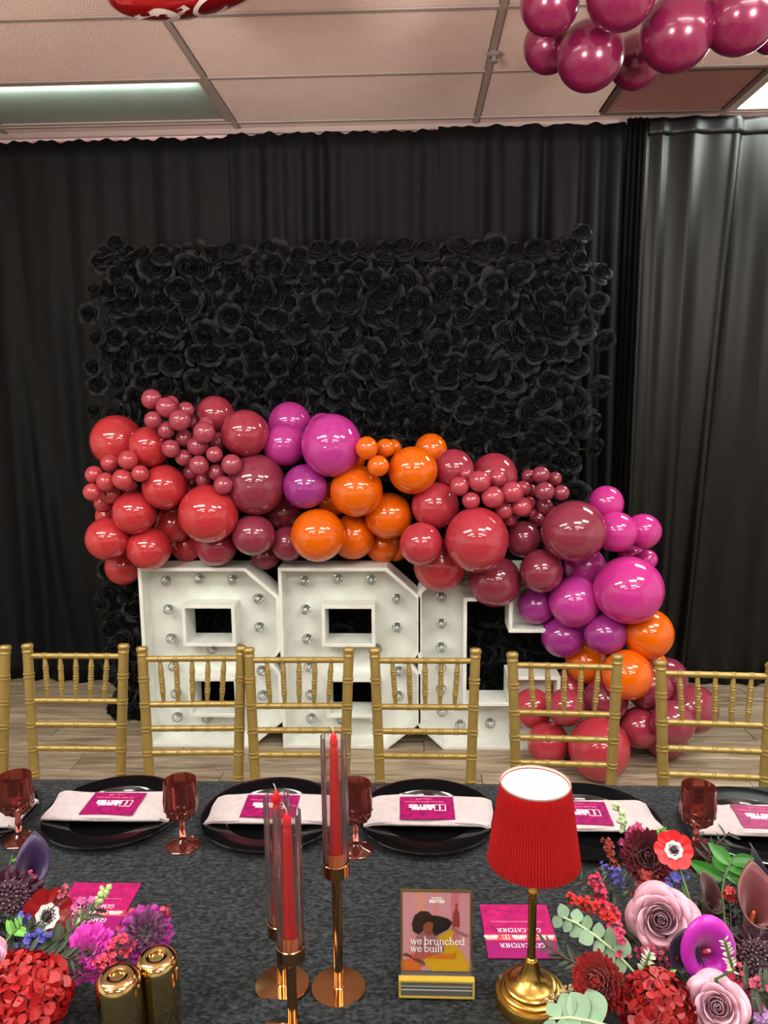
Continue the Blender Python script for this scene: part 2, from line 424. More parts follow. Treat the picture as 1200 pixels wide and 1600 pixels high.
# ------------------------------------------------------------------ the wall of black roses
rose_m = mat('black_rose', '#090a0d', .6, Specular_IOR_Level=.3, Sheen_Weight=.06, Sheen_Roughness=.4)
YW = 3.93
fw = thing('flower_wall', 'wall of black artificial roses standing behind the balloons and white letters', 'flower wall', (-.3, YW, 0))
obj('backing', MB().box((-1.17, .03, 0), (1.15, .07, 2.47)), mat('wall_backing', '#070807', .9), fw)
fr = MB(); fr.tube([(-1.16, .1, 0), (-1.16, .1, 2.46), (1.14, .1, 2.46), (1.14, .1, 0)], .016, 8)
obj('support_frame', fr, mat('frame_black', '#101010', .5), fw)
obj('foot', MB().box((-1.2, -.02, 0), (-1.12, .36, .02)), mat('frame_black', '#101010', .5), fw)
obj('foot', MB().box((1.1, -.02, 0), (1.18, .36, .02)), mat('frame_black', '#101010', .5), fw)
RM = [rose_mb(100 + s).mesh('rose', True) for s in range(7)]
for me in RM: me.materials.append(rose_m)
# ------------------------------------------------------------------ balloons: picture centre, radius in pixels, layer (0 in front), colour, label
BAL = []
def B(u, v, r, lay, col, label, floor=False): BAL.append((u, v, r, lay, col, label, floor))
RED, ROS, DRK, MAG, PUR, HOT, ORA, CRM = 'red', 'rose', 'dark', 'magenta', 'purple', 'hotpink', 'orange', 'crimson'
# left end, coral red
B(183, 690, 40, 1, RED, 'large coral red balloon at the top left end of the garland')
B(234, 698, 31, 0, RED, 'medium coral red balloon touching the large one at the upper left end')
B(257, 761, 34, 0, RED, 'coral red balloon right of the red mini cluster at the left end')
B(210, 801, 33, 0, RED, 'coral red balloon below the red mini cluster')
B(168, 842, 33, 0, RED, 'coral red balloon at the far lower left of the garland')
B(233, 857, 33, 0, RED, 'coral red balloon resting over the left corner of the first letter')
B(193, 885, 28, 2, RED, 'lowest coral red balloon at the left, half hidden under two others')
B(271, 819, 29, 1, RED, 'coral red balloon tucked left under the big rose red one over first letter')
B(326, 803, 45, 0, RED, 'big coral red balloon above the middle of the first letter')
B(292, 853, 24, 2, RED, 'dark red balloon peeking out low over the top of the first letter')
B(338, 853, 31, 1, ROS, 'rose red balloon sitting on the top edge of the first letter')
B(396, 836, 32, 0, DRK, 'mauve red balloon above the cut corner of the first letter')
B(400, 757, 46, 0, DRK, 'big dusty rose balloon left of the magenta balloons')
B(383, 677, 36, 0, ROS, 'dusty rose balloon left of the two stacked magenta ones')
B(336, 650, 30, 1, ROS, 'dusty rose balloon at the top edge behind the mini clusters')
B(415, 868, 22, 2, DRK, 'shaded mauve balloon lowest between the first and second letter')
B(450, 849, 27, 1, DRK, 'mauve balloon left of the big orange one, above the second letter')
B(443, 800, 28, 2, DRK, 'shaded mauve balloon behind, under the lower magenta balloon')
B(167, 806, 18, 2, RED, 'shaded red balloon peeping out at the far left edge')
B(300, 752, 22, 2, ROS, 'shaded rose balloon behind the lower end of the rose mini cluster')
# first magenta group
B(453, 662, 33, 1, MAG, 'magenta balloon at the very top, behind its twin')
B(445, 695, 33, 0, MAG, 'magenta balloon in front of the topmost magenta one')
B(518, 696, 47, 0, MAG, 'big magenta balloon at the top centre of the garland')
B(504, 668, 22, 1, MAG, 'magenta balloon edge showing behind the big magenta one')
B(477, 760, 34, 0, PUR, 'violet magenta balloon below the big magenta one')
# first orange group
B(573, 700, 18, 0, ORA, 'mini orange balloon leftmost of the top orange minis')
B(602, 700, 15, 1, ORA, 'mini orange balloon beside the tall orange balloon')
B(614, 699, 13, 2, ORA, 'mini orange balloon hidden behind the other orange minis')
B(557, 718, 14, 1, ORA, 'mini orange balloon squeezed against the big magenta one')
B(591, 728, 17, 0, ORA, 'mini orange balloon lowest of the orange mini cluster')
B(645, 735, 37, 0, ORA, 'tall orange balloon right of the orange minis')
B(673, 703, 25, 1, ORA, 'orange balloon at the upper edge behind the tall orange one')
B(557, 767, 40, 0, ORA, 'round orange balloon in the middle of the orange group')
B(521, 779, 26, 1, ORA, 'orange balloon edge showing left behind the round middle one')
B(497, 836, 41, 0, ORA, 'largest orange balloon, low over the second letter')
B(551, 839, 34, 0, ORA, 'orange balloon sitting over the top edge of the second letter')
B(607, 806, 36, 0, ORA, 'orange balloon at the lower right of the orange group')
B(598, 852, 27, 1, ORA, 'shaded orange balloon low behind two orange ones')
B(618, 860, 18, 2, ORA, 'shaded orange balloon edge left of the red one over third letter')
# middle red group
B(708, 733, 31, 1, ROS, 'rose red balloon just right of the tall orange one')
B(772, 745, 36, 2, ROS, 'rose red balloon behind the right mini cluster')
B(680, 790, 36, 0, CRM, 'crimson rose balloon under the first middle rose balloon')
B(745, 843, 49, -.5, CRM, 'biggest crimson balloon in the middle of the garland')
B(658, 850, 33, -.7, CRM, 'crimson balloon right of the orange group, above third letter')
B(687, 882, 41, .2, CRM, 'shaded crimson balloon hanging over the top of the third letter')
B(817, 842, 27, 1, DRK, 'burgundy balloon between the biggest crimson and the big burgundy one')
B(773, 908, 40, 1, DRK, 'burgundy balloon lowest over the arm of the third letter')
B(846, 892, 33, 0, DRK, 'burgundy balloon under the big burgundy one')
B(896, 830, 48, 0, DRK, 'big burgundy balloon beside the hot pink balloons')
B(839, 812, 12, 2, DRK, 'tiny burgundy balloon edge behind the dark mini cluster')
# right pink group
B(947, 787, 27, 1, HOT, 'hot pink balloon highest of the right pink group')
B(963, 831, 31, 0, HOT, 'hot pink balloon right of the big burgundy one')
B(1005, 830, 27, 1, HOT, 'hot pink balloon at the upper right edge of the garland')
B(986, 866, 19, 2, HOT, 'hot pink balloon sliver above the biggest pink one')
B(1011, 874, 16, 2, HOT, 'small hot pink balloon at the right edge above the biggest pink one')
B(914, 885, 31, 1, MAG, 'magenta balloon tucked under the big burgundy one')
B(982, 922, 52, 0, HOT, 'biggest hot pink balloon at the right bend')
B(898, 940, 39, 0, MAG, 'magenta balloon left of the biggest hot pink one')
B(838, 946, 29, 1, PUR, 'violet balloon against the hanging tip of the third letter')
B(880, 994, 33, 0, PUR, 'violet balloon left of two below the right magenta balloon')
B(946, 990, 32, 0, PUR, 'violet balloon right of two, left of the upper orange one')
# right orange group
B(1013, 990, 38, 0, ORA, 'orange balloon under the biggest hot pink one at the right edge')
B(980, 1054, 38, 0, ORA, 'orange balloon right behind the top of a gold chair post')
B(916, 1034, 32, 1, ORA, 'shaded orange balloon behind, below the violet pair')
B(1026, 1034, 15, 2, ORA, 'small shaded orange balloon sliver at the right below the upper orange one')
# foot of the garland
B(832, 1107, 30, 1, CRM, 'crimson balloon against the lower tip of the third letter')
B(888, 1077, 29, 1, ROS, 'rose balloon behind its twin, seen through the chair back')
B(884, 1105, 28, 0, ROS, 'rose balloon in front of its twin, seen through the chair back')
B(946, 1094, 34, 1, DRK, 'burgundy balloon left below the lower orange one')
B(857, 1161, 32, 0, CRM, 'crimson balloon on the floor left of the biggest floor balloon', True)
B(936, 1170, 47, 0, CRM, 'biggest balloon on the floor, crimson, behind chair rails', True)
B(999, 1137, 31, 0, ROS, 'rose balloon near the floor right of the biggest floor balloon')
B(1013, 1072, 36, 1, DRK, 'plum red balloon right behind the lower orange one')
B(1042, 1058, 30, 2, DRK, 'plum red balloon behind the left post of the right chair')
B(1051, 1129, 33, 0, DRK, 'plum red balloon seen between post and rails of the right chair')
B(1083, 1108, 37, 1, DRK, 'plum red balloon farthest right of the garland foot')
B(1040, 1150, 34, 2, DRK, 'shaded plum red balloon on the floor at the right', True)
B(925, 1058, 15, 2, DRK, 'tiny shaded burgundy balloon under the shaded orange one')
# minis, red cluster at the left end
for a in ((200, 719, 15.5, 0, 'top right'), (172, 724, 14.5, 1, 'top left'), (147, 742, 14, 0, 'upper left'), (165, 753, 14.5, 0, 'centre left'), (192, 749, 16.5, 0, 'centre'),
          (219, 740, 13.5, 0, 'far right'), (144, 769, 14, 0, 'far lower left'), (173, 773, 15, 1, 'lower middle'), (203, 763, 13, 1, 'lower right'), (162, 787, 14.5, 1, 'bottom')):
    B(a[0], a[1], a[2], a[3], 'redmini', 'mini coral red balloon, %s of the cluster at the left end' % a[4])
for a in ((237, 624, 16, 0, 'topmost'), (260, 637, 16.5, 0, 'second from top in front'), (268, 629, 11, 1, 'half hidden at the top back'), (290, 641, 13.5, 1, 'upper right back'), (239, 656, 13.5, 0, 'left middle'),
          (281, 657, 17, 0, 'right middle'), (260, 672, 13.5, 0, 'lowest'), (306, 662, 10, 2, 'far right back')):
    B(a[0], a[1], a[2], a[3], 'rosemini', 'mini rose balloon, %s of the upper left mini cluster' % a[4])
for a in ((319, 676, 17.5, 0, 'topmost'), (322, 664, 13, 1, 'top behind'), (288, 685, 14, 0, 'upper left'), (309, 697, 16.5, 0, 'central'), (267, 701, 14, 0, 'far left'), (287, 715, 13.5, 0, 'left middle'),
          (342, 690, 15, 1, 'upper right'), (335, 710, 13, 0, 'right middle'), (311, 727, 15.5, 0, 'low left'), (338, 738, 13.5, 0, 'low right'), (362, 726, 16.5, 0, 'far right'), (349, 758, 15, 0, 'lowest'),
          (319, 750, 13, 1, 'bottom behind'), (299, 738, 12, 1, 'half hidden')):
    B(a[0], a[1], a[2], a[3], 'rosemini', 'mini rose balloon, %s of the middle mini cluster beside the big dusty rose balloon' % a[4])
for a in ((718, 760, 15, 0, 'far left'), (749, 752, 17.5, 0, 'upper left front'), (736, 782, 14, 0, 'lower left'), (770, 777, 17.5, 0, 'central'), (777, 748, 15, 1, 'top'), (801, 769, 17, 0, 'upper right front'),
          (818, 763, 12, 1, 'far upper right'), (788, 797, 15, 0, 'lower middle'), (816, 792, 15.5, 0, 'lower right'), (827, 786, 10, 1, 'far right'), (797, 811, 11, 1, 'bottom'), (832, 801, 8, 1, 'tiniest at lower right'), (728, 741, 10, 1, 'half hidden upper left')):
    B(a[0], a[1], a[2], a[3], 'crimsonmini', 'mini crimson balloon, %s of the cluster on the biggest crimson balloon' % a[4])
for a in ((826, 744, 11, 1, 'upper left'), (845, 742, 14, 0, 'topmost'), (867, 748, 11, 1, 'upper right'), (851, 768, 15.5, 0, 'centre front'), (877, 770, 12.5, 0, 'far right'), (851, 791, 13, 1, 'bottom'), (829, 766, 10, 1, 'left back')):
    B(a[0], a[1], a[2], a[3], 'darkmini', 'mini burgundy balloon, %s of the dark cluster over the big burgundy balloon' % a[4])

BC = {'red': '#bd333a', 'rose': '#9f3245', 'dark': '#8a3146', 'magenta': '#bb3690', 'purple': '#9c2f86', 'hotpink': '#c4318b', 'orange': '#e26307', 'crimson': '#b23443',
      'redmini': '#b8404a', 'rosemini': '#a23f52', 'crimsonmini': '#b04050', 'darkmini': '#8c3346'}
def balloon_mat(k, c): return mat('latex_' + k, c, .035, Specular_IOR_Level=.75)
# latex body with a slightly drawn neck and its rolled knot, knot towards +Z
def balloon_mesh(name, n, m):
    pr = []
    for k in range(m + 1):
        a = PI * k / m; z = -math.cos(a); r = max(.0005, math.sin(a))
        if z > .3: q = (z - .3) / .7; z += .10 * q * q; r *= 1 - .06 * q
        pr.append((r, z))
    pr = pr[:-1] + [(.07, 1.1), (.045, 1.14), (.09, 1.19), (.085, 1.21), (.0005, 1.2)]
    return MB().lathe(pr, n).mesh(name, True)
BM = {}
CTR = []
def base_y(v, u):
    if v > 1000: return 3.45 - .10 * min(1, (v - 1000) / 180)
    if u > 860 and v > 800: return 3.47
    return 3.49
order = sorted(range(len(BAL)), key=lambda i: (BAL[i][3], 0 if 'mini' in BAL[i][4] or BAL[i][2] < 19 else 1, -BAL[i][2]))
brng = random.Random(3)
placed = []
for i in order:
    u, v, rp, lay, col, label, flo = BAL[i]
    d = ray(u, v); mini = rp < 19
    if flo:
        t = CAM.z / (rp / F - d.z) * .999
    else:
        y = base_y(v, u) + .10 * lay - (.10 if mini and lay < 2 else 0) - (.04 if rp > 44 else 0)
        t = y / d.y
    tmax = (3.80 - rp * t / F * .55) / d.y if v < 960 and u < 935 else 99
    if u > 935 or v > 960: tmax = 3.9 / d.y
    for step in range(80):
        c = CAM + d * t; r = rp * t / F
        bad = False
        for (c2, r2) in placed:
            if (c - c2).length < (r + r2) * .93: bad = True; break
        if not bad or flo: break
        if t + .012 > tmax: break
        t += .012
    c = CAM + d * t; r = rp * t / F * (1.0 if mini else 1.03)
    placed.append((c, r)); CTR.append((u, v, rp))
    key = (col, mini)
    if key not in BM:
        BM[key] = balloon_mesh('balloon', 28 if mini else 44, 16 if mini else 26)
        BM[key].materials.append(balloon_mat(col, BC[col]))
    away = (Vector((brng.uniform(-.35, .35), 1, brng.uniform(-.2, .35)))).normalized()
    q = away.to_track_quat('Z', 'Y').to_matrix().to_4x4()
    k = brng.uniform(-.025, .025)
    S = Matrix.Diagonal((r * (1 + k), r * (1 - k), r, 1))
    o = link('balloon', BM[key], None, None, Matrix.Translation(c) @ q @ S)
    tag(o, label, 'balloon', 'balloons of the long garland')

# roses: a staggered field; the 300 that show most are parts, the rest is one part
rr = random.Random(11); spots = []
row = 0; z = .06
while z < 2.47:
    x = (-1.22 if z > 1.3 else -1.30) + (.044 if row % 2 else 0)
    while x < 1.15:
        spots.append((x + rr.uniform(-.022, .022), z + rr.uniform(-.022, .022), rr.uniform(.054, .073)))
        x += .088
    z += .079; row += 1
EDGE = [(138, 490), (152, 528), (150, 643), (158, 410), (146, 573), (152, 455), (938, 425), (946, 532), (938, 606), (160, 940), (172, 985), (205, 1100), (935, 470), (930, 700), (928, 660), (155, 600), (170, 1030), (912, 362), (180, 378)]
for (u, v) in EDGE:
    p = ony(u, v, YW - .02); spots.append((p.x + .3, p.z, .052))
def shows(x, z):
    u, v = proj((x - .3, YW - .05, z))
    for (a, b, c) in CTR:
        if (a - u) ** 2 + (b - v) ** 2 < (c + 6) ** 2: return False
    if 228 < u < 830 and v > 885: return False
    if u > 780 and v > 960: return False
    return True
spots.sort(key=lambda s: (not shows(s[0], s[1]), -s[1]))
restm = MB(); stems = MB()
for k, (x, z, r) in enumerate(spots):
    n = Vector((rr.uniform(-.5, .5), -1, rr.uniform(-.45, .6)))
    if x < -1.12: n.x -= .3
    if x > 1.12: n.x += .35
    if z > 2.42: n.z += .6
    q = n.normalized().to_track_quat('Z', 'Y').to_matrix().to_4x4() @ RZ(rr.uniform(0, 6.3))
    M = T(x, -.02 + rr.uniform(-.03, .02), z) @ q @ Matrix.Diagonal((r, r, r * .9, 1))
    if k < 300: link('rose', RM[k % 7], None, fw, M)
    else:
        me = RM[k % 7]
        restm.add([v_.co for v_ in me.vertices], [tuple(p_.vertices) for p_ in me.polygons], M)
    if x < -1.13 or x > 1.13: stems.tube([(x, 0, z), (x * .97, .02, z - .01), (.93 * x, .03, z - .01)], .003, 4)
tag(obj('rose_mass', restm, rose_m, fw, True), kind='stuff')
obj('wire_stems', stems, mat('stem_green_dark', '#3c4526', .7), fw)

# ------------------------------------------------------------------ marquee letters
paint = mat('white_letter_paint', '#e9eae4', .5, vary=.10, scale=14)
bulb_m = thin_glass('clear_bulb', '#fafafa', 1.0, .02, 1.5, '#e8efec', .10)
sock_m = mat('bulb_reflector', '#cfd4d2', .3, .4)
bulb_me = MB().lathe([(.0005, -.062), (.010, -.060), (.019, -.053), (.025, -.043), (.0265, -.034), (.024, -.024), (.017, -.014), (.013, -.006), (.013, 0), (.0005, 0)], 18).mesh('bulb', True)
bulb_me.materials.append(bulb_m)
fil_me = MB().lathe([(.0005, -.050), (.006, -.047), (.008, -.036), (.004, -.024), (.0045, -.004), (.0005, -.004)], 10).mesh('filament_stem', True)
fil_me.materials.append(sock_m)
sk_me = MB().lathe([(.0005, .001), (.016, .001), (.017, .004), (.017, .012), (.0005, .012)], 14).mesh('socket', True)
YL0, DEP = 3.575, .165
def offset_poly(P, t):
    n = len(P); out = []
    for i in range(n):
        a, b, c = Vector(P[i - 1]), Vector(P[i]), Vector(P[(i + 1) % n])
        d1 = (b - a).normalized(); d2 = (c - b).normalized()
        n1 = Vector((-d1.y, d1.x)); n2 = Vector((-d2.y, d2.x))
        m = (n1 + n2); m = m / m.length; k = t / max(.35, m.dot(n1))
        out.append(tuple(b + m * k))
    return out
def wall_ring(P, t, y0, y1):
    """upright wall of thickness t along the inside of polygon P (counter-clockwise), from depth y0 to y1"""
    Q = offset_poly(P, t); n = len(P); mb = MB()
    vs = [(x, y0, z) for x, z in P] + [(x, y0, z) for x, z in Q] + [(x, y1, z) for x, z in P] + [(x, y1, z) for x, z in Q]
    fs = []
    for i in range(n):
        j = (i + 1) % n
        fs += [(i, j, n + j, n + i), (2 * n + i, 3 * n + i, 3 * n + j, 2 * n + j), (i, 2 * n + i, 2 * n + j, j), (n + i, n + j, 3 * n + j, 3 * n + i)]
    return mb.add(vs, fs)
def letter(label, x0, out, holes, bulbs, ang=0):
    t = thing('marquee_letter', label, 'letter sign', (x0, YL0, 0), Matrix.Rotation(ang, 3, 'Z'), 'white marquee letters')
    bevel(obj('rim', wall_ring(out, .018, 0, DEP), paint, t), .002, 1)
    polys = [[Vector((x, z, 0)) for x, z in out]] + [[Vector((x, z, 0)) for x, z in h[::-1]] for h in holes]
    flat = [p for q in polys for p in q]
    tri = tessellate_polygon(polys)
    n = len(flat)
    vs = [(p.x, DEP - .055, p.y) for p in flat] + [(p.x, DEP - .045, p.y) for p in flat]
    obj('back_panel', MB().add(vs, [tuple(q) for q in tri] + [tuple(i + n for i in q[::-1]) for q in tri]), paint, t)
    for h in holes: bevel(obj('inner_frame', wall_ring(h, .018, .0, DEP), paint, t), .002, 1)
    for (x, z) in bulbs:
        b = link('bulb', bulb_me, None, t, T(x, DEP - .066, z) @ Matrix.Rotation(-PI / 2, 4, 'X'))
        link('socket', sk_me, mat('socket_white', '#d9d9d4', .4), b)
        link('filament_stem', fil_me, None, b)
    return t
BOUT = [(0, 0), (.52, 0), (.685, .14), (.685, .385), (.636, .445), (.685, .505), (.685, .775), (.525, .92), (0, .92)]
H = lambda a, b, c, d: [(a, b), (c, b), (c, d), (a, d)]
BH = [H(.205, .525, .466, .735), H(.22, .16, .466, .365)]
BB = [(.115, .84), (.28, .85), (.445, .845), (.57, .75), (.57, .605), (.12, .695), (.125, .545), (.33, .49), (.47, .495), (.13, .40), (.135, .255), (.135, .13), (.29, .125), (.45, .13), (.575, .38), (.575, .25)]
# the frames run counter-clockwise outside, so their walls go outwards from the opening
letter('white wooden marquee letter B with clear bulbs, leftmost of the three letters', -1.332, BOUT, BH, BB)
letter('white wooden marquee letter B with clear bulbs, middle of the three letters', -.650, BOUT, BH, BB)
COUT = [(.125, 0), (.585, 0), (.69, .11), (.69, .38), (.435, .38), (.435, .245), (.235, .245), (.235, .755), (.435, .755), (.435, .60), (.69, .60), (.69, .80), (.58, .92), (.125, .92), (0, .80), (0, .12)]
CB = [(.115, .76), (.115, .625), (.115, .505), (.115, .40), (.115, .29), (.12, .17), (.21, .10), (.36, .11), (.5, .11), (.56, .26), (.23, .84), (.37, .84), (.5, .84), (.56, .70)]
letter('white wooden marquee letter C, rightmost letter, partly covered by balloons', .022, COUT, [], CB)

# ------------------------------------------------------------------ gold chiavari chairs
gold_m = mat('gold_paint', '#a0854a', .38, .42, vary=.12, scale=30)
def ringed(L, r, at, cap=None, gap=.006, h=.0035):
    """profile of a turned bar of length L with pairs of rings at the given distances"""
    pr = [(0, .0005), (0, r)]
    for a in sorted(at):
        for s in (-gap, gap):
            pr += [((a + s - h) / L, r), ((a + s - h * .4) / L, r * 1.17), ((a + s + h * .4) / L, r * 1.17), ((a + s + h) / L, r)]
    pr += [(1, r), (1, .0005)]
    return pr
W2T, W2S, ZT = .163, .146, .885
YT, YS = .055, .0                        # back rake at top and at seat
def px(z):
    k = (z - .45) / (ZT - .45); return W2S + (W2T - W2S) * k, YS + (YT - YS) * k
RAILS = [.735, .655, .575]
def make_chair():
    t = thing('chiavari_chair', 'x', 'chair')
    for s in (-1, 1):
        mb = MB()
        a = Vector((s * px(.44)[0], px(.44)[1], .44)); b = Vector((s * W2T, YT, ZT + .012)); L = (b - a).length
        mb.turned(a, b, ringed(L, .0165, [(z - .44) * L / (ZT + .012 - .44) for z in (.82, .735, .655, .575, .49)]), 14)
        q = (b - a).to_track_quat('Z', 'Y').to_matrix().to_4x4()
        mb.lathe([(.0005, -.002), (.0165, -.002), (.0185, .003), (.0165, .008), (.0165, .012), (.0195, .017), (.0195, .024), (.016, .029), (.0005, .030)], 14, None, T(*b) @ q)
        foot = Vector((s * .16, .05, 0)); L2 = (a - foot).length
        mb.turned(foot, a, ringed(L2, .0165, [L2 * k for k in (.3, .62, .9)]), 14)
        obj('back_post', mb, gold_m, t, True)
        f0 = Vector((s * .150, -.385, 0)); f1 = Vector((s * .150, -.375, .44)); L3 = (f1 - f0).length
        obj('front_leg', MB().turned(f0, f1, ringed(L3, .0165, [L3 * k for k in (.25, .5, .75)]), 14), gold_m, t, True)
        for zz in (.16, .27):
            a2 = Vector((s * .156, .02, zz)); b2 = Vector((s * .150, -.38, zz)); L4 = (b2 - a2).length
            obj('side_stretcher', MB().turned(a2, b2, ringed(L4, .0095, [L4 * .35, L4 * .65]), 10), gold_m, t, True)
    def rail(z, name, n=5, r=.0098):
        x, y = px(z); a = Vector((-x, y, z)); b = Vector((x, y, z)); L = 2 * x
        return obj(name, MB().turned(a, b, ringed(L, r, [L * (.5 + (k - 2) * .163) for k in range(n)], gap=.0045, h=.0028), 12), gold_m, t, True)
    rail(ZT, 'top_rail')
    for z in RAILS: rail(z, 'back_rail')
    xt, yt = px(ZT); xb, yb = px(RAILS[0])
    for k in range(5):
        a = Vector(((k - 2) * .163 * 2 * xb * .93, yb, RAILS[0])); b = Vector(((k - 2) * .163 * 2 * xt, yt, ZT)); L = (b - a).length
        pr = ringed(L, .0085, [L * .3, L * .52, L * .74], gap=.0042, h=.0026)
        pr = [(q, r * (1.0 if .2 < q < .85 else .62)) for q, r in pr]
        obj('spindle', MB().turned(a, b, pr, 10), gold_m, t, True)
    for zz, yy in ((.2, .03), (.2, -.38)):
        a2 = Vector((-.16, yy, zz)); b2 = Vector((.16, yy, zz))
        obj('cross_stretcher', MB().turned(a2, b2, ringed(.32, .0095, [.11, .21]), 10), gold_m, t, True)
    se = MB()
    P = [(-.160, .012), (-.168, -.40), (.168, -.40), (.160, .012)]
    se.add([(x, y, .432) for x, y in P] + [(x, y, .452) for x, y in P], [(0, 3, 2, 1)][::-1] + [(4, 5, 6, 7)] + [(k, (k + 1) % 4, 4 + (k + 1) % 4, 4 + k) for k in range(4)])
    bevel(obj('seat', se, gold_m, t), .008, 2)
    return t
chair = make_chair()
CH = [((-68, 1009), 0, 'gold chiavari chair cut off by the left edge of the photo'),
      ((117, 1007), 0, 'gold chiavari chair, first complete one from the left, in front of bare drape'),
      ((300, 1011), 2, 'gold chiavari chair in front of the leftmost letter'),
      ((467, 1013), 1, 'gold chiavari chair in front of the middle letter, overlapping its left neighbour'),
      ((664, 1014), 0, 'gold chiavari chair in front of the letter C, seen between candles and lamp'),
      ((881, 1022), -3, 'gold chiavari chair behind the red lamp, before the balloon column'),
      ((1117, 1035), -4, 'gold chiavari chair at the right edge, right of the balloons')]
for k, ((u, v), a, lab) in enumerate(CH):
    p = onz(u, v, ZT + .04)
    o = chair if k == 0 else copy_tree(chair)
    o.matrix_world = T(p.x, p.y - YT, 0) @ RZ(math.radians(a))
    tag(o, lab, 'chair', 'gold chairs along the far side of the table')

# ------------------------------------------------------------------ tables and velvet cloths
ZT0 = .75
def velvet():
    m = bpy.data.materials.new('crushed_velvet'); m.use_nodes = True; nt = m.node_tree; N = nt.nodes; L = nt.links
    b = N['Principled BSDF']; g = N.new('ShaderNodeNewGeometry')
    mp = N.new('ShaderNodeMapping'); mp.inputs['Scale'].default_value = (.75, 1.3, 1); L.new(g.outputs['Position'], mp.inputs['Vector'])
    n = N.new('ShaderNodeTexNoise'); n.inputs['Scale'].default_value = 125; n.inputs['Detail'].default_value = 5; n.inputs['Roughness'].default_value = .62; n.inputs['Distortion'].default_value = .25
    L.new(mp.outputs[0], n.inputs['Vector'])
    r = N.new('ShaderNodeValToRGB'); e = r.color_ramp.elements
    e[0].position = .42; e[0].color = hexc('#040506'); e[1].position = .74; e[1].color = hexc('#41454b')
    L.new(n.outputs['Fac'], r.inputs['Fac']); L.new(r.outputs[0], b.inputs['Base Color'])
    b.inputs['Roughness'].default_value = .75; b.inputs['Sheen Weight'].default_value = .05; b.inputs['Specular IOR Level'].default_value = .25; b.inputs['Sheen Roughness'].default_value = .35
    bp = N.new('ShaderNodeBump'); bp.inputs['Strength'].default_value = .8; bp.inputs['Distance'].default_value = .006
    L.new(n.outputs['Fac'], bp.inputs['Height']); L.new(bp.outputs[0], b.inputs['Normal'])
    return m
VEL = velvet()
TX0, TX1 = -1.9, 1.7
def table(label, y0, y1):
    t = thing('banquet_table', label, 'table', ((TX0 + TX1) / 2, (y0 + y1) / 2, 0))
    hx, hy = (TX1 - TX0) / 2, (y1 - y0) / 2
    tm_ = mat('table_top', '#8b7d6a', .5); lm = mat('table_leg', '#55565a', .4, .8)
    bevel(obj('tabletop', MB().box((-hx, -hy, .705), (hx, hy, .743)), tm_, t), .006)
    for sx in (-1, 1):
        for sy in (-1, 1):
            obj('leg', MB().tube([(sx * (hx - .15), sy * (hy - .08), 0), (sx * (hx - .15), sy * (hy - .08), .705)], .016, 10), lm, t)
table('long banquet table under the black velvet cloth, far side', 1.115, 1.868)
table('long banquet table under the black velvet cloth, near side', .36, 1.105)
def cloth(label, y0, y1, lap, seed):
    r = random.Random(seed); mb = MB()
    nx, ny = 130, 46
    drop = .72
    def fn(a, b):
        x = TX0 - .02 + (TX1 - TX0 + .04) * a
        q = (b - .18) / .64                       # <0 near drop, 0..1 top, >1 far drop
        if q < 0:
            k = -q / .28; wv = .03 * k * math.sin(x * 14 + seed)
            y, z = y0 - .008 - abs(wv) * .4 - .02 * k, ZT0 - drop * min(1, k)
        elif q > 1:
            k = (q - 1) / .28; wv = .03 * k * math.sin(x * 13 + seed * 2)
            y, z = y1 + .008 + abs(wv) + .02 * k, ZT0 - drop * min(1, k)
        else: y, z = y0 + (y1 - y0) * q, ZT0
        if lap and q > 1:                          # this cloth's far edge lies over the other table
            k = (q - 1) / .28; y = y1 + .006 + .05 * k + .006 * math.sin(x * 9) * k; z = ZT0 + .0065 * (1 - .25 * k) + .002 * math.sin(x * 31 + k * 3)
        return (x, y, z)
    mb.grid(fn, nx, ny)
    o = obj('tablecloth', mb, VEL, None, True)
    return tag(o, label, 'tablecloth')
cloth('black crushed velvet tablecloth under the plates and lamp', 1.112, 1.872, False, 1)
cloth('black crushed velvet tablecloth overlapping at the bottom edge of the photo', .35, 1.075, True, 2)

# ------------------------------------------------------------------ place settings
plate_m = mat('black_charger', '#0b0a0c', .12, Specular_IOR_Level=.6, Coat_Weight=.3)
charger_me = MB().lathe([(.0005, .006), (.098, .006), (.104, .0075), (.108, .013), (.112, .0165), (.135, .0185), (.158, .0205), (.163, .020), (.164, .018), (.160, .0155),
                         (.115, .009), (.105, .001), (.0005, .001)], 64).mesh('charger', True)
charger_me.materials.append(plate_m)
nap_m = mat('napkin_velvet', '#b8a8ab', .8, Sheen_Weight=.2, vary=.12, scale=60, bump=.25, bscale=220)
card_m = mat('magenta_card', '#a31561', .35, vary=.5, scale=70, col2='#6f0c45', Coat_Weight=.3)
cardB_m = mat('magenta_card_pattern', '#b31863', .35, vary=.5, scale=60, col2='#8a1250', Coat_Weight=.3)
coral_m = mat('coral_band', '#e0434a', .4)
ink_w = mat('white_ink', '#f2eef0', .5)
ink_p = mat('pink_ink', '#e58aa0', .5)
def text_mesh(s, size, bold=0., shear=0., spacing=1.):
    cu = bpy.data.curves.new('text', 'FONT'); cu.body = s; cu.size = size; cu.align_x = 'CENTER'; cu.align_y = 'CENTER'
    cu.offset = bold; cu.shear = shear; cu.space_character = spacing; cu.resolution_u = 2
    o = bpy.data.objects.new('text', cu); COL.objects.link(o)
    bpy.context.view_layer.update()
    me = bpy.data.meshes.new_from_object(o)
    bpy.data.objects.remove(o); bpy.data.curves.remove(cu)
    me.name = 'lettering'
    for m in list(me.materials): pass
    me.materials.clear()
    return me
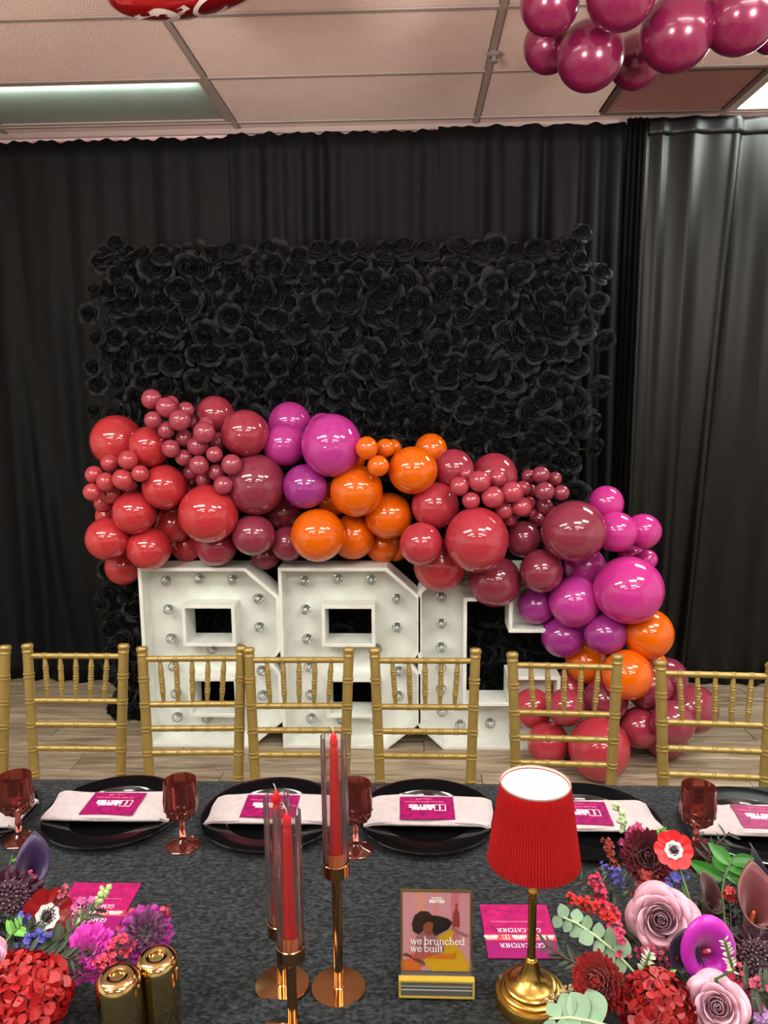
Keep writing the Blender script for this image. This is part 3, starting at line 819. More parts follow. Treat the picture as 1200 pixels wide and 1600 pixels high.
def stroke(mb, pts, wd, M=None, z=0):
    """flat ribbon along pts in the XY plane"""
    pts = [Vector((p[0], p[1])) for p in pts]; n = len(pts); vs = []
    for k, p in enumerate(pts):
        t = pts[min(n - 1, k + 1)] - pts[max(0, k - 1)]
        t = t.normalized() if t.length > 1e-9 else Vector((1, 0)); s = Vector((-t.y, t.x)) * wd / 2
        vs += [(p.x + s.x, p.y + s.y, z), (p.x - s.x, p.y - s.y, z)]
    return mb.add(vs, [(2 * k, 2 * k + 1, 2 * k + 3, 2 * k + 2) for k in range(n - 1)], M)
def arc(cx, cy, rx, ry, a0, a1, n=14): return [(cx + rx * math.cos(math.radians(a0 + (a1 - a0) * k / n)), cy + ry * math.sin(math.radians(a0 + (a1 - a0) * k / n))) for k in range(n + 1)]
Tk, Th = .2, .09
def sf(x, y, l=.2, r_=.2): return ([(x - l, y), (x + r_, y)], Th)
GL = {
 'w': ([([(.02, 1), (.34, 0)], Tk), ([(.34, 0), (.58, .95)], Th), ([(.56, 1), (.86, 0)], Tk), ([(.86, 0), (1.14, 1)], Th), sf(.03, .97), sf(.57, .97, .12, .12), sf(1.14, .97, .16, .14)], 1.3),
 'e': ([(arc(.46, .5, .38, .46, 0, 330), .15), ([(.08, .54), (.84, .54)], Th)], .95),
 'b': ([([(.2, 0), (.2, 1.6)], Tk), sf(.1, 1.57, .15, .1), (arc(.54, .5, .36, .46, -180, 180, 22), .15)], 1.08),
 'r': ([([(.22, 0), (.22, 1)], Tk), sf(.24, .03, .22, .24), sf(.1, .97, .12, .1), (arc(.52, .6, .3, .36, 165, 45), .12), (arc(.7, .84, .04, .04, 0, 360, 6), .1)], .82),
 'u': ([([(.22, 1), (.22, .32)], Tk), (arc(.52, .34, .3, .32, 180, 360), .12), ([(.82, 1), (.82, 0)], Tk), sf(.12, .97, .12, .1), sf(.72, .97, .12, .1), sf(.92, .03, .1, .14)], 1.14),
 'n': ([([(.22, 0), (.22, 1)], Tk), sf(.22, .03), sf(.1, .97, .12, .1), (arc(.52, .62, .3, .34, 180, 0), .12), ([(.82, .66), (.82, 0)], Tk), sf(.82, .03)], 1.14),
 'c': ([(arc(.46, .5, .38, .46, 45, 325), .15), (arc(.72, .78, .05, .05, 0, 360, 6), .1)], .9),
 'h': ([([(.22, 0), (.22, 1.6)], Tk), sf(.22, .03), sf(.1, 1.57, .12, .1), (arc(.52, .62, .3, .34, 180, 0), .12), ([(.82, .66), (.82, 0)], Tk), sf(.82, .03)], 1.14),
 'd': ([(arc(.44, .5, .36, .46, -180, 180, 22), .15), ([(.8, 0), (.8, 1.6)], Tk), sf(.7, 1.57, .14, .1), sf(.9, .03, .1, .14)], 1.1),
 'i': ([([(.24, 0), (.24, 1)], Tk), sf(.24, .03), sf(.14, .97, .14, .1), (arc(.23, 1.36, .06, .06, 0, 360, 8), .12)], .5),
 'l': ([([(.24, 0), (.24, 1.6)], Tk), sf(.24, .03), sf(.14, 1.57, .14, .1)], .5),
 't': ([([(.26, .2), (.26, 1.35)], Tk), (arc(.46, .22, .2, .2, 180, 300), .12), ([(.02, .97), (.56, .97)], Th)], .66),
 'o': ([(arc(.48, .5, .38, .46, 0, 360, 24), .15)], .98),
 'm': ([([(.22, 0), (.22, 1)], Tk), sf(.22, .03), sf(.1, .97, .12, .1), (arc(.5, .62, .28, .34, 180, 0), .12), ([(.78, .66), (.78, 0)], Tk), sf(.78, .03, .16, .16), (arc(1.06, .62, .28, .34, 180, 0), .12), ([(1.34, .66), (1.34, 0)], Tk), sf(1.34, .03)], 1.66),
 'G': ([(arc(.62, .72, .52, .7, 50, 320), .17), ([(1.08, .05), (1.08, .62)], Tk), sf(1.0, .62, .2, .2)], 1.3),
 'E': ([([(.25, 0), (.25, 1.45)], Tk), ([(.05, .04), (.95, .04)], Th), ([(.05, 1.41), (.92, 1.41)], Th), ([(.25, .74), (.75, .74)], Th), ([(.93, .0), (.93, .32)], Th), ([(.9, 1.42), (.9, 1.12)], Th)], 1.1),
 'M': ([([(.2, 0), (.2, 1.45)], Th), ([(.2, 1.45), (.76, 0)], Tk), ([(.76, 0), (1.3, 1.45)], Th), ([(1.35, 0), (1.35, 1.45)], Tk), sf(.2, .04), sf(1.35, .04)], 1.62),
 'C': ([(arc(.62, .72, .52, .7, 50, 315), .17), ([(1.0, 1.1), (1.0, 1.42)], Th)], 1.2),
 'A': ([([(.15, 0), (.62, 1.45)], Th), ([(.62, 1.45), (1.12, 0)], Tk), ([(.3, .5), (.95, .5)], Th), sf(.15, .04), sf(1.12, .04)], 1.3),
 'T': ([([(.6, 0), (.6, 1.45)], Tk), ([(.08, 1.41), (1.12, 1.41)], Th), ([(.1, 1.1), (.1, 1.42)], Th), ([(1.1, 1.1), (1.1, 1.42)], Th), sf(.6, .04)], 1.2),
 'H': ([([(.25, 0), (.25, 1.45)], Tk), ([(1.1, 0), (1.1, 1.45)], Tk), ([(.25, .74), (1.1, .74)], Th), sf(.25, .04), sf(1.1, .04), sf(.25, 1.41), sf(1.1, 1.41)], 1.38),
 'R': ([([(.25, 0), (.25, 1.45)], Tk), sf(.25, .04), ([(.05, 1.41), (.55, 1.41)], Th), (arc(.55, 1.06, .38, .35, 90, -90), .15), ([(.25, .72), (.6, .72)], Th), ([(.6, .72), (1.15, .03)], Tk), sf(1.15, .04, .1, .14)], 1.26),
 ' ': ([], .42)}
def serif(s, h, shear=0., wide=1.):
    """lettering with slab serifs, x height h, starting at the origin"""
    mb = MB(); x = 0
    for ch in s:
        st, adv = GL[ch]
        for pts, wd in st: stroke(mb, [((x + p[0] * wide + shear * p[1]) * h, p[1] * h) for p in pts], wd * h)
        x += adv * wide
    return mb, x * h
def frame_letters(mb, x, y, h, w, lw):
    """the outlined double-B mark: two letters B drawn as frames"""
    for s in (0, 1):
        cx = x + s * w
        stroke(mb, [(cx, y), (cx, y + h)], lw)
        for k in (0, 1):
            yy = y + k * h / 2
            stroke(mb, [(cx, yy), (cx + w * .72, yy), (cx + w * .9, yy + h * .12), (cx + w * .9, yy + h * .38), (cx + w * .72, yy + h / 2), (cx, yy + h / 2)], lw)
def scribble(mb, x0, x1, y, h, lw, seed):
    r = random.Random(seed); pts = []; x = x0
    while x < x1:
        wlen = r.uniform(.010, .020); n = 10; pts = []
        for k in range(n + 1): pts.append((x + wlen * k / n, y + h * (.5 + .5 * math.sin(k * 2.3 + r.random())) * r.uniform(.4, 1.2)))
        stroke(mb, pts, lw); x += wlen + .004
WORD1, WORD2 = 'BUSINESS', 'BESTIES'
tb1, tb2 = text_mesh(WORD1, .0115, .0003), text_mesh(WORD2, .0185, .0008)
tb1.materials.append(ink_w); tb2.materials.append(ink_w)
def name_card(label, p, rz, w=.127, d=.098, tilt=.0, group='magenta cards on the napkins'):
    t = thing('name_card', label, 'card', p, Matrix.Rotation(rz, 3, 'Z') @ Matrix.Rotation(tilt, 3, 'X'), group)
    obj('card_sheet', MB().box((-w / 2, -d / 2, 0), (w / 2, d / 2, .0012)), card_m, t)
    # printed matter reads from the far side of the table
    Rm = RZ(PI)
    lo = MB(); frame_letters(lo, -.043, -.013, .026, .0135, .0016)
    obj('logo', lo, ink_w, t, M=T(0, 0, .0016) @ Rm)
    link('lettering', tb1, ink_w, t, T(-.012, .0065 - .012, .0016) @ Rm); link('lettering', tb2, ink_w, t, T(-.012, .0065, .0016) @ Rm)
    sc = MB(); scribble(sc, -.04, .046, -.028, .007, .0013, 1); scribble(sc, -.012, .018, -.041, .007, .0013, 2)
    obj('script', sc, ink_p, t, M=T(0, 0, .0016) @ Rm)
    return t
def napkin(label, x, y, seed, wd=.296, dp=.118, z0=.0215):
    r = random.Random(seed); mb = MB()
    ph = r.uniform(0, 6); sk = r.uniform(-.008, .008)
    def surf(top):
        def fn(a, b):
            X = (a - .5) * wd; Y = (b - .5) * dp
            e = max(0, (abs(X) - wd * .40) / (wd * .10))
            hz = (.013 if top else 0.002) - .0085 * e * e + .0012 * math.sin(X * 40 + ph) * (1 if top else 0) + .001 * math.sin(Y * 90 + X * 22 + ph)
            edge = min(a, 1 - a, b, 1 - b)
            if top: hz -= .004 * max(0, 1 - edge / .04)
            return (X + sk * (b - .5) * 2 + .003 * math.sin(b * 5 + ph) * (1 if a > .5 else -1) + .002, Y + .004 * math.sin(a * 7 + ph), z0 + hz)
        return fn
    nu, nv = 36, 14
    mb.grid(surf(True), nu, nv); o = len(mb.v); mb.grid(surf(False), nu, nv)
    W = nu + 1; rim = [i for i in range(nu + 1)] + [j * W + nu for j in range(1, nv + 1)] + [nv * W + i for i in range(nu - 1, -1, -1)] + [j * W for j in range(nv - 1, 0, -1)]
    mb.f += [(rim[k], rim[(k + 1) % len(rim)], rim[(k + 1) % len(rim)] + o, rim[k] + o) for k in range(len(rim))]
    ob = obj('napkin', mb, nap_m, None, True, T(x, y, ZT0))
    fold = MB()
    fold.tube([(-wd * .47, -dp * .47, z0 + .004), (-wd * .2, -dp * .5, z0 + .005), (wd * .2, -dp * .5, z0 + .005), (wd * .47, -dp * .47, z0 + .004)], .0045, 6)
    obj('rolled_edge', fold, nap_m, ob, True)
    return tag(ob, label, 'napkin', 'pale napkins on the chargers')
WH = ['at the far left edge', 'first complete setting from the left', 'behind the three candles', 'between tall candle and lamp', 'half hidden behind the red lamp', 'at the far right edge']
PX = [(-58, 1277), (180, 1268), (424, 1272), (667, 1275), (920, 1283), (1180, 1290)]
for k, (u, v) in enumerate(PX):
    p = onz(u, v, ZT0 + .012)
    o = link('charger_plate', charger_me, None, None, T(p.x, p.y, ZT0))
    tag(o, 'round black charger plate, ' + WH[k], 'plate', 'black charger plates along the far table edge')
    nx_ = p.x + (.002 if k != 1 else -.012)
    napkin('pale pink folded napkin on black plate, ' + WH[k], nx_, p.y + .0, k + 3)
    cx = {0: 0, 1: 0, 2: .0, 3: .0, 4: -.02, 5: .02}[k]
    name_card('magenta printed card on napkin, ' + WH[k], (p.x + cx, p.y - .006, ZT0 + .0355), [0, .0, .0, .01, -.02, -.08][k])
# ------------------------------------------------------------------ ruby goblets
gob_m = thin_glass('ruby_glass', '#dba79f', .95, .03, 1.65, '#cc6a5c', .09)
gp = [(.0005, .001), (.036, .001), (.0365, .003), (.034, .005), (.018, .010), (.0075, .018), (.0055, .030), (.0065, .046), (.0055, .058), (.0095, .064), (.022, .071), (.032, .082), (.0365, .097), (.0375, .112), (.0355, .135), (.035, .155), (.0355, .158),
      (.0335, .158), (.0325, .135), (.0335, .112), (.032, .097), (.027, .086), (.015, .077), (.0005, .075)]
def fl_(a, k):
    if 10 <= k <= 15: return 1 + .075 * abs(math.sin(a * 5)) - .04
    if 6 <= k <= 8: return 1 + .1 * abs(math.sin(a * 3))
    return 1
gob_me = MB().lathe(gp, 60, fl_).mesh('goblet', True); gob_me.materials.append(gob_m)
dia = MB()
for row in range(3):
    for i in range(10):
        a = 2 * PI * (i + .5 * (row % 2)) / 10; z = .081 + row * .0085; r = (.0312, .0352, .0366)[row]
        c_ = Vector((r * math.cos(a), r * math.sin(a), z)); n_ = Vector((math.cos(a), math.sin(a), -.35 + .15 * row)).normalized()
        M = T(*c_) @ n_.to_track_quat('Z', 'Y').to_matrix().to_4x4()
        dia.add([(.006, 0, 0), (0, .0055, 0), (-.006, 0, 0), (0, -.0055, 0), (0, 0, .0028)], [(0, 1, 4), (1, 2, 4), (2, 3, 4), (3, 0, 4), (3, 2, 1, 0)], M)
dia_me = dia.mesh('cut_diamonds'); dia_me.materials.append(gob_m)
for (u, v, lab) in ((31, 1312, 'ruby pressed glass goblet at the left edge beside purple calla'), (286, 1320, 'ruby pressed glass goblet between the first and second complete settings'),
                    (556, 1327, 'ruby pressed glass goblet half hidden behind the tall candle'), (1086, 1332, 'ruby pressed glass goblet behind the red anemone at the right')):
    p = onz(u, v, ZT0 + .003)
    o = link('goblet', gob_me, None, None, T(p.x, p.y, ZT0)); link('cut_diamonds', dia_me, None, o)
    tag(o, lab, 'glass', 'ruby goblets')

# ------------------------------------------------------------------ candlesticks, chimneys, candles
brass = mat('polished_brass', '#c9986a', .1, 1.0)
clear = thin_glass('clear_glass', '#f8f2f2', .9, .03, 1.27, '#d8c6c8', .035)
wax = mat('red_wax', '#c40c12', .35, Subsurface_Weight=.15, Subsurface_Radius=(.01, .003, .002), Coat_Weight=.2)
def candle_set(which, u, v, zc0, zc1, zg, ztip):
    p = onz(u, v, ZT0 + .004)
    s = thing('candlestick', 'polished rose gold candlestick with flat round foot, ' + which, 'candlestick', (p.x, p.y, ZT0), None, 'gold candlesticks')
    obj('base', MB().lathe([(.0005, 0), (.0455, 0), (.0465, .002), (.0455, .0045), (.010, .0055), (.0085, .007), (.0005, .007)], 48), brass, s, True)
    obj('stem', MB().lathe([(.0085, .006), (.0085, zc0 - .001), (.0005, zc0)], 24), brass, s, True)
    c = zc0
    obj('cup', MB().lathe([(.0005, c - .001), (.021, c - .001), (.0225, c + .001), (.0225, zc1 - .001), (.0215, zc1), (.0215, zc1 - .005), (.0005, zc1 - .005)], 36), brass, s, True)
    g0 = zc1 - .004
    prof = [(.0213, g0), (.0213, g0 + .03), (.0213, (g0 + zg) / 2), (.0213, zg), (.0200, zg + .0006), (.0192, zg), (.0192, (g0 + zg) / 2), (.0192, g0 + .004), (.0192, g0)]
    ch = tag(obj('glass_chimney', MB().lathe(prof, 96, lambda a, k: (1 + .026 * math.cos(a * 16)) if k < 4 else 1), clear, None, True, T(p.x, p.y, ZT0)),
             'clear ribbed glass cylinder around the red candle, ' + which, 'candle shade', 'ribbed glass cylinders')
    obj('amber_collar', MB().lathe([(.0190, g0 + .001), (.0190, g0 + .024), (.0184, g0 + .024), (.0184, g0 + .001)], 48), thin_glass('amber_collar', '#ffb878', .9, .05, 1.4, '#ffb469', .8) if 'amber_collar' not in MATS else MATS['amber_collar'], ch, True)  # added ring: the cup's orange reflection in the glass put into its colour
    z0 = g0 - .0005
    cn = thing('taper_candle', 'bright red taper candle in the ribbed glass, ' + which, 'candle', (p.x, p.y, ZT0 + z0), None, 'red taper candles')
    h = ztip - z0; b = h - .026
    pr = [(.0005, 0), (.0098, 0), (.0096, .02), (.0068, b - .008), (.0064, b - .003), (.0052, b), (.0064, b + .004), (.0066, b + .009), (.0052, b + .016), (.0030, b + .023), (.0005, b + .026)]
    obj('wax_body', MB().lathe(pr, 24), wax, cn, True)
    obj('wick', MB().tube([(0, 0, b + .024), (-.001, 0, b + .030), (-.004, 0, b + .036)], .0007, 5), mat('wick', '#e8d8c4', .8), cn)
candle_set('tallest of the three', 529, 1541, .214, .236, .455, .462)
candle_set('back left one of the low pair', 441, 1537, .100, .124, .346, .360)
candle_set('front one of the low pair', 458, 1603, .125, .149, .371, .372)

# ------------------------------------------------------------------ table lamp
p = onz(829, 1546, ZT0 + .028); LX, LY = p.x, p.y
lb = mat('brushed_brass', '#c5a155', .27, 1.0)
lp = thing('table_lamp', 'lit table lamp with red pleated shade on a gold stepped base', 'lamp', (LX, LY, ZT0))
obj('base', MB().lathe([(.0005, 0), (.056, 0), (.058, .002), (.058, .024), (.0565, .0265), (.0505, .0272), (.0500, .0315), (.0475, .0335), (.0435, .0340), (.0430, .0390), (.0405, .0412), (.0355, .0418), (.0320, .0445), (.0250, .0480), (.0190, .0545), (.0150, .064), (.0125, .074), (.0105, .083), (.0005, .083)], 64), lb, lp, True)
obj('power_button', MB().lathe([(.0005, .0285), (.006, .0285), (.006, .0308), (.0005, .0312)], 16, None, T(-.044, .026, 0)), mat('steel_button', '#b9b9b4', .3, 1.0), lp, True)
obj('pole', MB().lathe([(.0085, .080), (.0085, .086), (.0068, .088), (.0068, .196), (.0085, .199), (.0098, .204), (.0085, .209), (.0068, .212), (.0068, .248), (.0082, .249), (.0082, .256), (.0005, .257)], 28), lb, lp, True)
def red_shade():
    m = bpy.data.materials.new('red_shade_cloth'); m.use_nodes = True; nt = m.node_tree; b = nt.nodes['Principled BSDF']
    b.inputs['Base Color'].default_value = hexc('#7d1014'); b.inputs['Roughness'].default_value = .7
    tr = nt.nodes.new('ShaderNodeBsdfTranslucent'); tr.inputs[0].default_value = hexc('#b11114')
    mx = nt.nodes.new('ShaderNodeMixShader'); mx.inputs[0].default_value = .5
    nt.links.new(b.outputs[0], mx.inputs[1]); nt.links.new(tr.outputs[0], mx.inputs[2]); nt.links.new(mx.outputs[0], nt.nodes['Material Output'].inputs[0])
    return m
z0s, z1s, r0s, r1s = .260, .392, .0725, .0535
def pleat(a, k): return 1 + .012 * (1 if int(a * 180 / (2 * PI) * 2 + .01) % 2 else -1)
npl = 90
mb = MB(); vs = []; n = npl * 4
for k, (r, z) in enumerate(((r0s, z0s), (r0s * .67 + r1s * .33, z0s * .67 + z1s * .33), (r0s * .33 + r1s * .67, z0s * .33 + z1s * .67), (r1s, z1s))):
    for i in range(n):
        a = 2 * PI * i / n; q = r + .0015 * (1, .3, -1, .3)[i % 4]
        vs.append((q * math.cos(a), q * math.sin(a), z))
mb.add(vs, [(k * n + i, k * n + (i + 1) % n, (k + 1) * n + (i + 1) % n, (k + 1) * n + i) for k in range(3) for i in range(n)])
sh = obj('shade', mb, red_shade(), lp)
obj('trim_ring', MB().lathe([(r1s + .0012, z1s - .002), (r1s + .0018, z1s), (r1s + .0012, z1s + .0015), (r1s - .001, z1s + .001), (r1s - .001, z1s - .002)], 90), mat('shade_trim', '#9a7f76', .6), sh, True)
obj('lamp_diffuser', MB().lathe([(.0005, .3925), (.03, .392), (.0515, .3885), (.0515, .384), (.03, .3865), (.0005, .387)], 48), emit('lamp_glow', '#fff3e8', 3.0), lp, True)
obj('led_bulb', MB().lathe([(.0005, .256), (.011, .257), (.013, .265), (.015, .28), (.0165, .295), (.0145, .309), (.008, .318), (.0005, .320)], 24), emit('bulb_glow', '#ffd9c0', 7.0), lp, True)

# ------------------------------------------------------------------ acrylic photo stand
p = onz(682, 1563, ZT0); SX, SY = p.x, p.y
st = thing('photo_stand', 'clear acrylic photo stand with gold edges showing two hugging people in print', 'sign', (SX, SY, ZT0 + .0085))
gold_e = mat('gold_edge', '#d9bb4c', .3, .35)
acry = thin_glass('acrylic', '#d8d6d4', .8, .03, 1.4)
hw = .0625; bh = .032
bf = MB()
for (a, b_) in (((-hw, -.006, 0), (hw, .004, .003)), ((-hw, -.006, bh - .003), (hw, .006, bh)), ((-hw, -.006, .003), (-hw + .0035, .004, bh - .003)), ((hw - .0035, -.006, .003), (hw, .004, bh - .003))): bf.box(a, b_)
bf.box((-hw, .018, 0), (hw, .022, .003))
obj('base_frame', bf, gold_e, st)
obj('base_block', MB().box((-hw + .0036, -.0045, .0032), (hw - .0036, .020, bh - .0032)), mat('smoked_acrylic', '#565352', .15), st)
obj('base_line', MB().box((-hw + .004, -.0055, .014), (hw - .004, -.005, .0155)), mat('etched_line', '#b9b1ad', .4), st)
obj('base_line', MB().box((-hw + .004, -.0055, .021), (hw - .004, -.005, .0218)), mat('etched_line', '#b9b1ad', .4), st)
PWH, PHT = .0595, .141
panelM = T(0, .018, bh - .0005) @ Matrix.Rotation(math.radians(-4), 4, 'X') @ Matrix.Rotation(PI / 2, 4, 'X')   # local x right, y up, z to the viewer
pn = obj('photo_panel', MB().box((-PWH + .003, 0, -.002), (PWH - .003, PHT - .002, .0)), mat('print_pink', '#b98088', .4, Coat_Weight=.5), st, M=panelM)
ed = MB(); ed.box((-PWH, 0, -.003), (-PWH + .003, PHT, .0015)); ed.box((PWH - .003, 0, -.003), (PWH, PHT, .0015)); ed.box((-PWH + .003, PHT - .002, -.003), (PWH - .003, PHT, .0015))
obj('panel_edge', ed, mat('panel_edge_gold', '#8f7444', .3, .7), st, M=panelM)
def flat(name, P, col, z, parent=pn):
    """flat print: polygon in panel coordinates 0..1"""
    X = lambda q: ((q[0] - .5) * (2 * PWH - .006), q[1] * (PHT - .002), z)
    return obj(name, MB().add([X(q) for q in P], [tuple(range(len(P)))]), mat('print_' + col.strip('#'), col, .45, Coat_Weight=.4), parent)
def ell(cx, cy, rx, ry, n=20, a0=0, a1=360): return arc(cx, cy, rx, ry, a0, a1, n)
zz = .0003
flat('printed_stripe', [(.22, .62), (.33, .62), (.33, 1), (.22, 1)], '#c4826f', zz)
flat('printed_stripe', [(.44, .62), (.54, .62), (.54, 1), (.44, 1)], '#c07a78', zz)
flat('printed_stripe', [(.72, .3), (.84, .3), (.84, 1), (.72, 1)], '#b5656c', zz)
flat('printed_bottle', [(.74, .56), (.85, .56), (.84, .74), (.81, .78), (.81, .86), (.78, .86), (.78, .78), (.75, .74)], '#84302f', zz * 2)
flat('printed_person', [(.16, 0), (.2, .3), (.2, .44), (.34, .50), (.5, .47), (.66, .42), (.62, .26), (.5, .15), (.3, .05)], '#8f5a5c', zz * 2)
flat('printed_person', [(.44, 0), (.36, .06), (.31, .14), (.38, .18), (.62, .24), (.62, .36), (.5, .43), (.62, .48), (.72, .54), (.76, .50), (.74, .40), (.80, .34), (.98, .10), (.98, 0)], '#b68d12', zz * 3)
flat('printed_hair', [(.16, .50), (.14, .60), (.18, .70), (.27, .76), (.38, .755), (.45, .70), (.43, .6), (.33, .52), (.24, .46)], '#2b1613', zz * 4)
flat('printed_face', ell(.40, .54, .095, .085), '#7a3f2c', zz * 5)
flat('printed_hair', [(.38, .66), (.46, .71), (.56, .70), (.68, .67), (.74, .62), (.68, .54), (.58, .49), (.48, .45), (.44, .52), (.46, .6)], '#17100f', zz * 6)
flat('printed_arm', [(.0, .20), (.1, .17), (.24, .10), (.34, .07), (.31, .13), (.2, .16), (.05, .23)], '#5f2d28', zz * 4)
flat('printed_flowers', [(.0, 0), (.0, .13), (.12, .15), (.24, .09), (.28, 0)], '#b5571f', zz * 3)
flat('printed_sleeve', [(.72, .54), (.76, .50), (.92, .44), (.98, .44), (.98, .47), (.82, .52), (.76, .57)], '#8f5a5c', zz * 4)
for wd_, yy, frac, col, she, xx in (('we brunched', .345, .80, ink_w, 0, .125), ('we built', .250, .475, ink_w, 0, .125), ('we bloomed', .165, .66, mat('orange_ink', '#d2451f', .5), .22, .125)):
    hh = .0084; L0 = serif(wd_, hh)[1]
    mb, L_ = serif(wd_, hh, she, frac * (2 * PWH - .006) / L0)
    obj('lettering', mb, col, pn, M=T((xx - .5) * (2 * PWH - .006), yy * (PHT - .002), .0026))
a_, b_ = text_mesh('BUSINESS', .0042, .0001), text_mesh('BESTIES', .0076, .0003)
a_.materials.append(ink_w); b_.materials.append(ink_w)
link('lettering', a_, ink_w, pn, T(.001, .1295, .0026)); link('lettering', b_, ink_w, pn, T(.001, .1235, .0026))

# ------------------------------------------------------------------ the two game cards lying on the cloth
def game_card(label, pts):
    P = [onz(u, v, ZT0 + .001) for u, v in pts]
    c = sum(P, Vector()) / 4; d = ((P[1] - P[0]) + (P[2] - P[3])) / 2; rz = math.atan2(d.y, d.x)
    w_, h_ = d.length, ((P[0] - P[3]).length + (P[1] - P[2]).length) / 2
    t = thing('game_card', label, 'card', (c.x, c.y, ZT0 + .0012), Matrix.Rotation(rz, 3, 'Z'))
    obj('card_sheet', MB().box((-w_ / 2, -h_ / 2, 0), (w_ / 2, h_ / 2, .0014)), cardB_m, t)
    Rm = T(0, 0, .0018) @ RZ(PI)                         # reads from the far side
    obj('purple_panel', MB().box((-w_ / 2, .028, -.0002), (w_ / 2, h_ / 2, 0)), mat('plum_print', '#8f1160', .4), t, M=Rm)
    obj('coral_band', MB().box((-w_ / 2, .0115, -.0002), (w_ / 2, .028, .0001)), coral_m, t, M=Rm)
    for y, lay in ((.036, 0), (-.004, 0)):
        mb, L_ = serif('GEM CATCHER', .0072, 0, .86)
        obj('lettering', mb, ink_w, t, M=Rm @ T(-L_ / 2, y, .0003))
    for x in (-.052, 0, .052):
        m1, m2 = text_mesh('BUSINESS', .0048, .0001), text_mesh('BESTIES', .0078, .0004)
        for mm, yy in ((m1, .0235), (m2, .0175)):
            mm.materials.append(ink_w); link('lettering', mm, ink_w, t, Rm @ T(x + .002, yy, .0004))
    lo = MB(); frame_letters(lo, -.034, .0145, .0105, .0065, .0009); frame_letters(lo, .0205, .0145, .0105, .0065, .0009)
    obj('logo', lo, ink_w, t, M=Rm @ T(0, 0, .0004))
    sc = MB(); r = random.Random(4)
    for k in range(22): stroke(sc, [(-.046 + k * .0044, -.0225), (-.046 + k * .0044 + r.uniform(.0015, .003), -.0225)], .0022)
    obj('small_print', sc, ink_p, t, M=Rm)
    return t
game_card('magenta GEM CATCHER card on the cloth behind the red lamp', [(753, 1413), (858, 1416), (873, 1497), (759, 1500)])
game_card('magenta printed card on the cloth behind the left flowers', [(116, 1380), (220, 1381), (181, 1458), (66, 1456)])

# ------------------------------------------------------------------ flowers
stem_m = mat('stem_green', '#4d6a2e', .6)
dstem_m = mat('stem_dark', '#3b2f22', .7)
leaf_m = mat('leaf_green', '#377a28', .4, vary=.3, scale=40)
dleaf_m = mat('leaf_dark', '#26331e', .55)
euc_m = mat('eucalyptus_green', '#7b967a', .6, vary=.15, scale=40)
BOWL = {'R': Vector((.475, 1.02, ZT0)), 'L': Vector((-.66, .98, ZT0))}
WHO = {'R': 'right', 'L': 'left'}
bowl_m = mat('gold_bowl', '#b08f4a', .25, 1.0)
for k, q in BOWL.items():
    t = thing('flower_bowl', 'low gold bowl under the %s flower arrangement' % WHO[k], 'bowl', q)
    obj('bowl_body', MB().lathe([(.0005, .0), (.045, .0), (.05, .004), (.075, .03), (.088, .07), (.086, .072), (.070, .03), (.0005, .02)], 40), bowl_m, t, True)
    obj('floral_foam', MB().lathe([(.0005, .084), (.05, .08), (.075, .066), (.068, .034), (.0005, .03)], 24), mat('foam_green', '#1d2b18', .9), t, True)
def toward(c, up=.0, out=None, k=0.0):
    n = (CAM - c).normalized() + Vector((0, 0, up))
    if out: n += Vector(out)
    return n.normalized()
def bloom(name, label, u, v, y, rpx, n=None, side='R', cat='flower', stem=True, spin=0., sm=None):
    c = ony(u, v, y); r = rpx * depth(c) / F
    n = Vector(n).normalized() if n is not None else toward(c)
    q = n.to_track_quat('Z', 'Y').to_matrix() @ Matrix.Rotation(spin, 3, 'Z')
    t = thing(name, label, cat, c, q)
    t['_r'] = r
    if stem:
        Mi = t.matrix_world.inverted(); e = BOWL[side] + Vector((0, 0, .075)) + (c - BOWL[side]) * .18; e.z = ZT0 + .075
        a = c - n * r * .35; m_ = (a + e) / 2 - n * .012
        obj('stem', MB().tube([Mi @ a, Mi @ m_, Mi @ e], .0022, 6), sm or stem_m, t, True)
    del t['_r']
    return t, r
S = lambda r, z=1.: Matrix.Diagonal((r, r, r * z, 1))
def hue(name, h, **k):
    k.setdefault('rough', .55)
    ro = k.pop('rough'); return mat(name, h, ro, **k)
# pink garden roses: every petal of the outer rings is a piece of its own
prose = hue('dusty_pink_petal', '#cf9bae', Sheen_Weight=.2, Subsurface_Weight=.15, Subsurface_Radius=(.01, .006, .006))
def pink_rose(label, u, v, y, rpx, n, seed, side='R', m=None):
    t, r = bloom('rose', label, u, v, y, rpx * .90, n, side); m = m or prose
    R = random.Random(seed)
    obj('bud', rose_mb(seed, ((2, .10, .70, 1.9, .0, .6), (2, .17, .70, 1.5, .01, .5), (3, .26, .67, 1.3, .02, .42), (3, .35, .62, 1.25, .04, .3)), .10, 10, 6), m, t, True, S(r))
    for n_, R_, z1, wd, cu, cl in ((4, .46, .56, 1.0, .09, .15), (5, .56, .46, .84, .16, .05), (5, .66, .32, .8, .24, 0), (5, .72, .14, .78, .30, 0), (4, .74, -.02, .8, .34, 0)):
        o = R.uniform(0, 6)
        for i in range(n_):
            mb = MB(); wrap(mb, o + 2 * PI * i / n_ + R.uniform(-.2, .2), wd * R.uniform(.9, 1.1), R_ * R.uniform(.92, 1.06), z1, cu * R.uniform(.8, 1.3), cl, 10, 7, R.uniform(.2, .42), -.3, R.uniform(.04, .18), .03)
            pt = obj('petal', mb, m, t, True, S(r)); sd = pt.modifiers.new('thick', 'SOLIDIFY'); sd.thickness = .018
    return t
